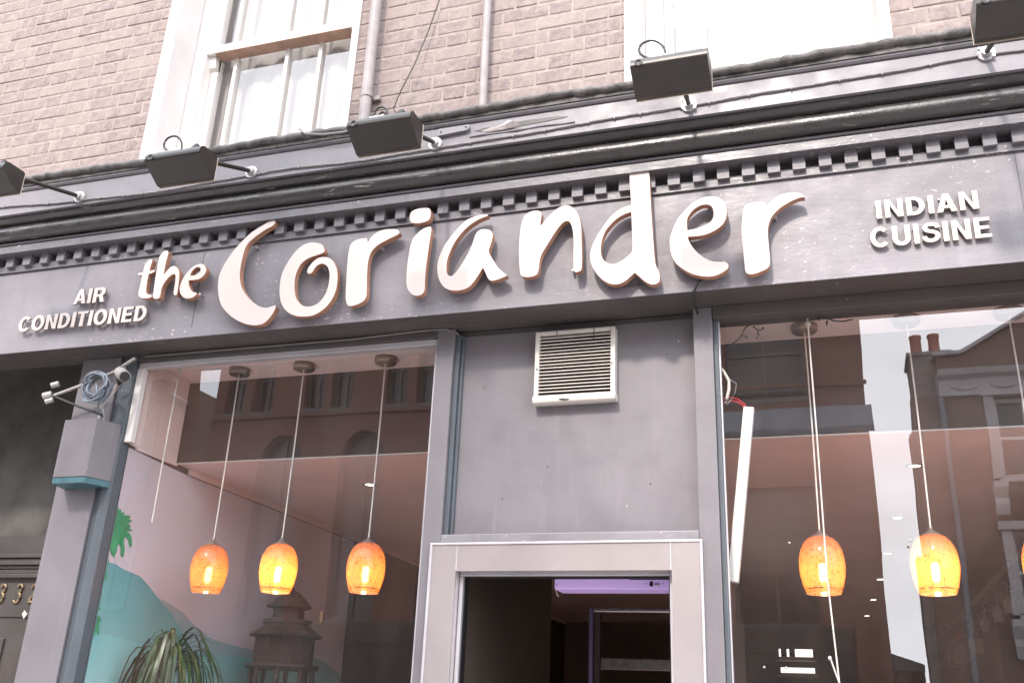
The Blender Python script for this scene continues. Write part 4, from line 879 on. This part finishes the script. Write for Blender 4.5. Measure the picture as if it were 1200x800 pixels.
def pipe(label, x0, x1, r, brackets):
    m = MB().tube([(x0, -.025-r, 4.0), (x0*.5+x1*.5, -.025-r, 4.8), (x1, -.025-r, 6.3)], r, 12)
    o = tag(obj('wall_pipe', m, M_PIPE, origin=(x0, -.03, 4.0)), label, 'pipe')
    for z in brackets: obj('bracket', MB().box(x0-r*2, x0+r*2, -.026, -.008, z-.012, z+.012).tube([(x0, -.025-r, z-.014), (x0, -.025-r, z+.014)], r+.003, 12), M_PIPE, o)
pipe('thicker pale pipe on the bricks beside the left upstairs window', -1.935, -1.945, .027, (4.33, 5.4))
pipe('slim pale pipe down the middle of the brickwork', -1.345, -1.362, .019, (5.2,))
for lab, x0, x1 in (('white net curtain behind the left upstairs sash window', -3.2, -2.06), ('white net curtain behind the right upstairs sash window', -.68, .38)):
    m = MB(); n = 110; v = []
    for i in range(n+1):
        x = x0+(x1-x0)*i/n; y = .325+.012*math.sin(x*38)+.008*math.sin(x*17+1)
        for z in (4.0, 4.7, 5.4, 6.2): v.append((x, y, z))
    m.add(v, [(4*i+k, 4*i+4+k, 4*i+5+k, 4*i+1+k) for i in range(n) for k in range(3)], 0, True)
    c = tag(obj('net_curtain', m, M_NET, origin=((x0+x1)/2, .4, 4)), lab, 'curtain')
# ---- wall vent
V = thing('wall_vent', (-.91, .05, 2.91), 'square off-white plastic vent grille with louvres on the grey panel over the door', 'vent')
x0, x1, z0, z1 = -1.073, -.746, 2.760, 3.066
obj('back', MB().box(x0+.012, x1-.012, .032, .0495, z0+.03, z1-.012), M_BLACK, V)
fr_ = MB().box(x0, x0+.018, .002, .0495, z0+.036, z1).box(x1-.018, x1, .002, .0495, z0+.036, z1).box(x0+.018, x1-.018, .003, .0495, z1-.016, z1)
obj('frame', fr_, M_PLAST, V, .003)
obj('bottom_lip', MB().prism([(.0495, z0+.004), (.012, z0), (.0, z0+.006), (-.003, z0+.018), (.002, z0+.036), (.0495, z0+.036)], 'x', x0-.002, x1+.002), M_PLAST, V, .003)
mb = MB(); mb.prism([(x0+.105, z0+.014), (x0+.118, z0+.017), (x0+.135, z0+.013), (x0+.148, z0+.0145), (x0+.138, z0+.008), (x0+.12, z0+.009)], 'y', -.0045, -.002)
obj('dirt_mark', mb, M_BLACK, V)
ns = 17; pz = (z1-.02-(z0+.044))/ns
SLm = MB().prism([(.006, -.0036), (.004, -.0018), (.006, .0012), (.034, .0075), (.034, .0048)], 'x', -(x1-x0)/2+.0165, (x1-x0)/2-.0165).mesh('louvre', [M_PLAST])
for i in range(ns):
    o = shared('louvre', SLm, V, ((x0+x1)/2, 0, z0+.044+pz*(i+.45))); o.rotation_euler = (random.uniform(-.02, .02), random.uniform(-.002, .002), 0)
for x, z in ((x0+.012, 2.905), (x1-.012, 2.91)): obj('screw', MB().prism(circ(x, z, .0035, 8), 'y', .0, .0035), M_BLACK, V)
for x, zt in ((x0+.09, .02), (x1-.085, .05)): obj('crack', MB().box(x-.0012, x+.0012, .0012, .004, z1-zt, z1-.001), M_BLACK, V)
for x, z in ((-1.30, 2.86), (-1.02, 2.52), (-.62, 2.44), (-.55, 2.95), (-.505, 3.0), (-1.2, 2.40), (-.71, 2.36)):
    obj('screw_hole', MB().prism(circ(x, z, random.uniform(.0018, .003), 8), 'y', .0485, .0505), random.choice((M_BLACK, M_SHELF)), BLD)
# ---- grey control box on the left pilaster
B = thing('control_box', (-3.15, 0, 2.49), 'grey metal control box with a teal bottom strip on the left pilaster', 'box')
zb, zt = 2.486, 2.775
obj('cover', MB().prism([(-3.272, -.001), (-3.236, -.118), (-3.064, -.118), (-3.018, -.001)], 'z', zb+.028, zt), M_BOXG, B, .004)
obj('bottom_strip', MB().prism([(-3.270, -.001), (-3.237, -.115), (-3.065, -.115), (-3.020, -.001)], 'z', zb, zb+.0265), M_BOXT, B, .003)
obj('screw', MB().lathe([(0, .004), (.006, .003), (.008, 0)], (0, 0, 0), 10), M_GALV, B).matrix_local = Matrix.Translation(Vector((-3.045+3.15, -.072, .06))) @ Matrix.Rotation(R(68), 4, 'Z') @ Matrix.Rotation(R(90), 4, 'X')
obj('gland', MB().lathe([(.016, 0), (.016, .012), (.008, .02), (.008, .05)], (-3.12, -.04, zt), 12), M_GALV, B)
# ---- camera bracket, coil, camera
yb = -.10
K = thing('camera_bracket', (-3.10, yb, 2.80), 'white bracket arm with round sensor heads reaching left over the dark side doorway', 'bracket')
obj('arm', MB().tube([(-2.935, yb, 3.055), (-3.04, yb, 2.995), (-3.20, yb, 2.945), (-3.345, yb, 2.905)], .0075, 8), M_CAMW, K)
obj('strut', MB().tube([(-3.345, yb, 2.90), (-3.20, yb, 2.845), (-3.055, yb, 2.795)], .0055, 8), M_LAMP, K)
obj('post', MB().tube([(-3.065, yb+.03, 2.775), (-3.065, yb, 2.84), (-3.035, yb, 2.88), (-3.0, yb, 2.93), (-2.985, yb, 3.02)], .009, 8), M_GALV, K)
obj('clamp', MB().box(-3.02, -2.985, yb-.014, yb+.014, 2.985, 3.02).box(-3.005, -2.97, yb-.012, yb+.012, 2.945, 2.965), M_LAMP, K, .003)
for (x, z, r, l_) in ((-3.385, 2.905, .017, .035), (-3.355, 2.955, .014, .03), (-3.368, 2.878, .012, .03)):
    obj('sensor_head', MB().tube([(x-l_/2, yb-.006, z-.004), (x+l_/2, yb+.006, z+.008)], r, 12), M_CAMW, K)
cm = MB(); a, b = Vector((-2.985, yb-.02, 2.985)), Vector((-2.905, yb-.075, 2.940)); cm.tube([a, b], .026, 16)
CAM_ = thing('security_camera', (-2.98, yb, 2.98), 'small white bullet security camera pointing right under the fascia', 'camera')
obj('body', cm, M_CAMW, CAM_, .002)
d = (b-a).normalized(); obj('lens', MB().tube([b+d*.0005, b+d*.006], .0215, 14), M_BLACK, CAM_)
obj('mount', MB().tube([a+Vector((.02, .01, -.02)), Vector((-3.0, yb, 2.93)), Vector((-2.99, yb, 2.96))], .007, 8), M_LAMP, CAM_)
mb = MB()
for k in range(9):
    rx, rz = random.uniform(.045, .072), random.uniform(.045, .068); cx, cz = -3.085+random.uniform(-.01, .01), 2.915+random.uniform(-.012, .012); tl = random.uniform(-.5, .5); yy = yb-.02-random.uniform(0, .03)
    mb.tube([(cx+rx*math.cos(a)*math.cos(tl)-rz*math.sin(a)*math.sin(tl), yy+.012*math.sin(a*2+k), cz+rx*math.cos(a)*math.sin(tl)+rz*math.sin(a)*math.cos(tl)) for a in [2*math.pi*i/26 for i in range(27)]], .0048, 6)
mb.tube([(-3.09, yb-.03, 2.93), (-3.075, yb-.04, 2.90), (-3.06, yb-.03, 2.865), (-3.062, yb-.02, 2.82), (-3.065, yb+.02, 2.79)], .007, 7).tube([(-3.0, yb-.03, 2.93), (-3.02, yb-.03, 2.88), (-3.05, yb-.03, 2.85)], .005, 6)
tag(obj('cable_coil', mb, M_COIL, origin=(-3.085, yb, 2.915)), 'tangled coil of blue grey cable hanging on the camera bracket', 'cable coil')
# ---- brass number on the side door
N_ = thing('house_number', (-3.88, .504, 2.05), 'brass door number 332 on the dark rail of the side door', 'number')
def digit(c, x, z, h):
    if c == '3': paths = [[(.10, .86), (.22, .97), (.42, .98), (.55, .86), (.50, .66), (.30, .55), (.50, .46), (.58, .26), (.46, .06), (.24, .0), (.06, .12)]]
    else: paths = [[(.10, .78), (.20, .95), (.42, .98), (.57, .84), (.54, .64), (.36, .38), (.08, .06), (.34, .05), (.62, .04)]]
    m = MB()
    for p in paths: m.tube([(x+(u*.75+v*.10)*h, .500, z+v*h) for u, v in [tuple(q) for q in smooth_open(p)]], .0075, 6)
    obj('digit', m, M_BRASS, N_)
for c, x in (('3', -4.02), ('3', -3.915), ('2', -3.825)): digit(c, x, 2.048, .088)
obj('paint_splash', MB().prism([(-3.842, 1.995), (-3.83, 2.012), (-3.82, 1.998), (-3.808, 2.0), (-3.818, 1.985), (-3.826, 1.97), (-3.834, 1.985)], 'y', .5025, .5045), M_SHELF, N_)
# ---- black cable hanging from the last letter, over the soffit edge
mb = MB().tube([(-.335, -.158, 3.172), (-.36, -.165, 3.165), (-.395, -.168, 3.14), (-.415, -.16, 3.105), (-.42, -.10, 3.085), (-.418, -.02, 3.08)], .0048, 7)
tag(obj('black_cable', mb, M_RUBBER, origin=(-.335, -.158, 3.172)), 'short black cable from the foot of the last letter r down over the fascia edge', 'cable')
mb = MB().tube([(-2.95, -.02, 3.095), (-2.4, -.012, 3.098), (-1.9, -.012, 3.097), (-1.55, -.02, 3.105), (-1.46, -.01, 3.108), (-1.42, .01, 3.095), (-1.40, .04, 3.075)], .003, 6)
tag(obj('soffit_wire', mb, M_CABLEG, origin=(-1.5, -.02, 3.1)), 'thin wire under the fascia over the left window, bending at the post', 'wire')

# ================================================================== BUILDINGS ACROSS THE STREET (seen mirrored in the shop glass)
YO = -14.9
A_ = thing('opposite_building', (-6, YO-2, 0), 'tall red brown brick building with pointed arch windows, reflected left of the sky gap', 'building')
AX0, AX1, AH = -13.6, .84, 10.9
def facade_with_holes(x0, x1, z0, z1, holes, y0, y1):
    """solid wall y0..y1 with rectangular openings, as boxes"""
    xs = sorted({x0, x1, *[h[0] for h in holes], *[h[1] for h in holes]}); m = MB()
    for a, b in zip(xs, xs[1:]):
        hs = sorted([(h[2], h[3]) for h in holes if h[0] < b-1e-6 and h[1] > a+1e-6]); z = z0
        for c, d in hs:
            if c > z: m.box(a, b, y0, y1, z, c)
            z = max(z, d)
        if z < z1: m.box(a, b, y0, y1, z, z1)
    return m
upper = []; arch = []
cx = -12.5
for k in range(6):
    c = -11.66+2.07*k
    if c < -3: arch.append(c)
for k in range(7):
    for dx in (-.36, .36):
        c = -12.69+2.07*k+dx
        if -13.3 < c < -2.8: upper.append((c-.26, c+.26, 8.0, 9.7))
holes = upper+[(c-.55, c+.55, 3.4, 7.42) for c in arch]+[(-1.75, -.25, 7.62, 9.6), (-1.75, -.25, 3.4, 5.9)]
obj('wall', facade_with_holes(AX0, AX1, 0, AH, holes, YO-.3, YO), M_OPBRICK, A_)
obj('side_wall', MB().box(AX1-.3, AX1, YO-9, YO-.3, 0, AH).box(AX0, AX0+.3, YO-9, YO-.3, 0, AH).box(AX0, AX1, YO-9, YO-8.7, 0, AH-.01).box(AX0+.3, AX1-.3, YO-8.7, YO-.3, AH-.3, AH-.05), M_OPBRICK, A_)
for c in arch:
    # brick spandrels turn the square opening into a pointed arch
    for s in (-1, 1):
        pts = [(c+s*.55, 7.42), (c+s*.0, 7.42)]+[(c+s*.55*math.sin(R(t))*1.0, 6.55+.87*math.cos(R(t))**.8) for t in (8, 25, 45, 65, 82)]+[(c+s*.55, 6.55)]
        obj('arch_spandrel', MB().prism(pts, 'y', YO-.298, YO-.002), M_OPBRICK, A_)
def window(parent, x0, x1, z0, z1, y, fm, cross=True):
    w = obj('window', MB().box(x0, x1, y-.06, y-.04, z0, z1), M_OPWIN, parent)
    f = MB().box(x0, x0+.06, y-.04, y, z0, z1).box(x1-.06, x1, y-.04, y, z0, z1).box(x0+.06, x1-.06, y-.04, y, z1-.07, z1).box(x0+.06, x1-.06, y-.04, y, z0, z0+.07)
    if cross: f.box((x0+x1)/2-.025, (x0+x1)/2+.025, y-.04, y-.002, z0+.07, z1-.07).box(x0+.06, x1-.06, y-.04, y-.004, (z0+z1)/2-.03, (z0+z1)/2+.03)
    obj('frame', f, fm, w)
    obj('sill', MB().box(x0-.06, x1+.06, y, y+.22, z0-.09, z0-.001), fm if fm is M_DOOR else M_STONE, w)
for h in holes: window(A_, h[0]+.001, h[1]-.001, h[2]+.001, h[3]-.001, YO-.2, M_DOOR)
obj('string_course', MB().prism([(YO+.001, 6.90), (YO+.05, 6.90), (YO+.10, 6.98), (YO+.10, 7.02), (YO+.02, 7.40), (YO+.001, 7.40)], 'x', -2.0, AX1+.10), M_BAND, A_)
obj('string_course', MB().box(AX0, AX1+.05, YO+.001, YO+.06, 7.82, 7.90), M_OPBRICK, A_)
obj('string_course', MB().box(AX0, AX1+.06, YO+.001, YO+.10, 9.95, 10.1), M_STONE, A_)
obj('added_shade_turret', MB().box(-4.75, -3.35, YO-1.0, YO-.01, AH+.06, 17.3), M_OPBRICK, A_)  # unseen turret, added to throw soft shade across the fascia
obj('parapet_cornice', MB().prism([(YO+.001, 10.5), (YO+.12, 10.55), (YO+.30, 10.8), (YO+.30, 10.94), (YO+.001, 10.94)], 'x', AX0, AX1+.25), M_STONE, A_)
obj('pier', MB().box(AX1-.55, AX1-.003, YO+.001, YO+.05, 0, 6.9), M_OPBRICK, A_)
obj('shop_front', MB().box(AX0, AX1-.6, YO+.001, YO+.05, 2.9, 3.35).box(AX0, AX1-.6, YO+.001, YO+.03, 0, 2.8995), M_DARKER, A_)

# gabled house with chimney
H = thing('opposite_house', (5.2, YO-2, 0), 'brown brick gabled house with pale swag cornice, reflected right of the sky gap', 'building')
hw_ = [(2.96, 3.96, 5.95, 7.43), (4.9, 5.9, 5.95, 7.43), (2.96, 3.96, 3.6, 5.0), (4.9, 5.9, 3.6, 5.0)]
obj('wall', facade_with_holes(1.62, 8.2, 0, 7.5, hw_, YO-.3, YO), M_OPBRICK2, H)
obj('side_wall', MB().prism([(1.62, YO-.301), (1.92, YO-.301), (2.7, YO-8), (2.4, YO-8)], 'z', 0, 7.4).box(7.9, 8.2, YO-8, YO-.3, 0, 7.4).box(2.4, 8.2, YO-8.3, YO-8, 0, 7.4), M_OPBRICK2, H)
gb = [(2.14, 7.9), (8.1, 7.9), (8.1, 8.27), (7.7, 8.27), (7.0, 8.62), (6.3, 8.98), (5.12, 9.6), (3.95, 9.08), (3.2, 8.66), (2.55, 8.28), (2.14, 8.27)]
obj('gable', MB().prism(gb, 'y', YO-.3, YO-.02), M_OPBRICK2, H)
top = gb[3:]+[gb[2]]
cp = MB(); tp = [(8.16, 8.29), (7.7, 8.29), (7.0, 8.64), (6.3, 9.0), (5.12, 9.62), (3.95, 9.10), (3.2, 8.68), (2.55, 8.30), (2.08, 8.29)]
cp.prism(tp+[(x, z+.06) for x, z in tp[::-1]], 'y', YO-.34, YO+.06)
obj('coping', cp, M_STONE, H)
obj('cornice', MB().prism([(YO+.001, 7.48), (YO+.06, 7.48), (YO+.06, 7.80), (YO+.18, 7.86), (YO+.22, 7.97), (YO-.3, 7.97), (YO-.3, 7.501), (YO+.001, 7.501)], 'x', 2.12, 8.2), M_STONE, H)
for k in range(9):
    c = 2.55+k*.62; m = MB()
    m.tube([(c+.24*math.cos(R(a)), YO+.06, 7.72+.12*math.sin(R(a))) for a in range(180, 361, 20)], [.012, .02, .03, .038, .04, .038, .03, .02, .014, .012][:10], 8)
    obj('swag', m, M_STONE, H)
obj('roof', MB().prism([(2.5, 7.4), (8.1, 7.4), (8.1, 8.1), (5.1, 9.35), (2.6, 8.1), (2.5, 7.75)], 'y', YO-7.5, YO-.31), M_SLATE, H)
for h in hw_:
    window(H, h[0]+.001, h[1]-.001, h[2]+.001, h[3]-.001, YO-.14, M_WHITE)
    obj('surround', MB().box(h[0]-.16, h[0], YO+.001, YO+.08, h[2]-.02, h[3]).box(h[1], h[1]+.16, YO+.001, YO+.08, h[2]-.02, h[3]).box(h[0]-.2, h[1]+.2, YO+.001, YO+.13, h[3]-.02+.02, h[3]+.14 if h[3] < 7 else 7.479), M_STONE, H)
    for s in (h[0]-.08, h[1]+.08):
        obj('console', MB().prism([(YO+.001, h[2]-.7), (YO+.08, h[2]-.68), (YO+.14, h[2]-.5), (YO+.10, h[2]-.38), (YO+.22, h[2]-.2), (YO+.22, h[2]-.1), (YO+.001, h[2]-.1)], 'x', s-.11, s+.11), M_STONE, H)
obj('drainpipe', MB().tube([(2.13, YO+.06, .2), (2.13, YO+.06, 7.45)], .05, 10), M_BAND, H)
ck = obj('chimney', MB().box(1.72, 2.40, YO-1.2, YO-.31, 7.41, 8.43).box(1.68, 2.46, YO-1.25, YO-.28, 8.431, 8.50), M_STACK, H)
for x in (1.90, 2.22): obj('chimney_pot', MB().lathe([(.12, 0), (.105, .12), (.10, .40), (.115, .42), (.115, .47), (.09, .47), (.085, .1)], (x, YO-.75, 8.50), 16), M_POTS, ck)
obj('rear_wing', MB().box(1.46, 1.619, YO-.8, YO-.3, 0, 4.6).box(1.58, 1.6195, YO-.7, YO-.3, 4.601, 6.9), M_STACK, H)
# low slate roof closing the alley, sliver wall on the far left
Lw = thing('alley_shed', (1.1, YO-3, 0), 'low slate roofed shed at the bottom of the reflected sky gap', 'building')
obj('wall', MB().box(.85, 1.41, YO-5, YO-1.0, 0, 2.72), M_OPBRICK, Lw)
obj('roof', MB().prism([(.842, 2.721), (1.418, 2.721), (1.418, 2.84), (.842, 3.02)], 'y', YO-5.1, YO-.9), M_SLATE, Lw)
C_ = thing('corner_building', (-17, YO-2, 0), 'plain brick building at the far left of the reflected street', 'building')
obj('wall', MB().prism([(-14.08, YO), (-19.4, YO-6), (-26, YO-6), (-26, YO)], 'z', 0, 12.2), M_OPBRICK, C_)
obj('link_wall', MB().prism([(-14.12, 0), (-13.59, 0), (-13.59, 8.42), (-14.12, 8.68)], 'y', YO-.4, YO-.004), M_OPBRICK2, C_)
for k in range(3):
    for z in (3.6, 6.3, 9): window(C_, -16+k*-1.9, -15.1+k*-1.9, z, z+1.7, YO+.06, M_DOOR)
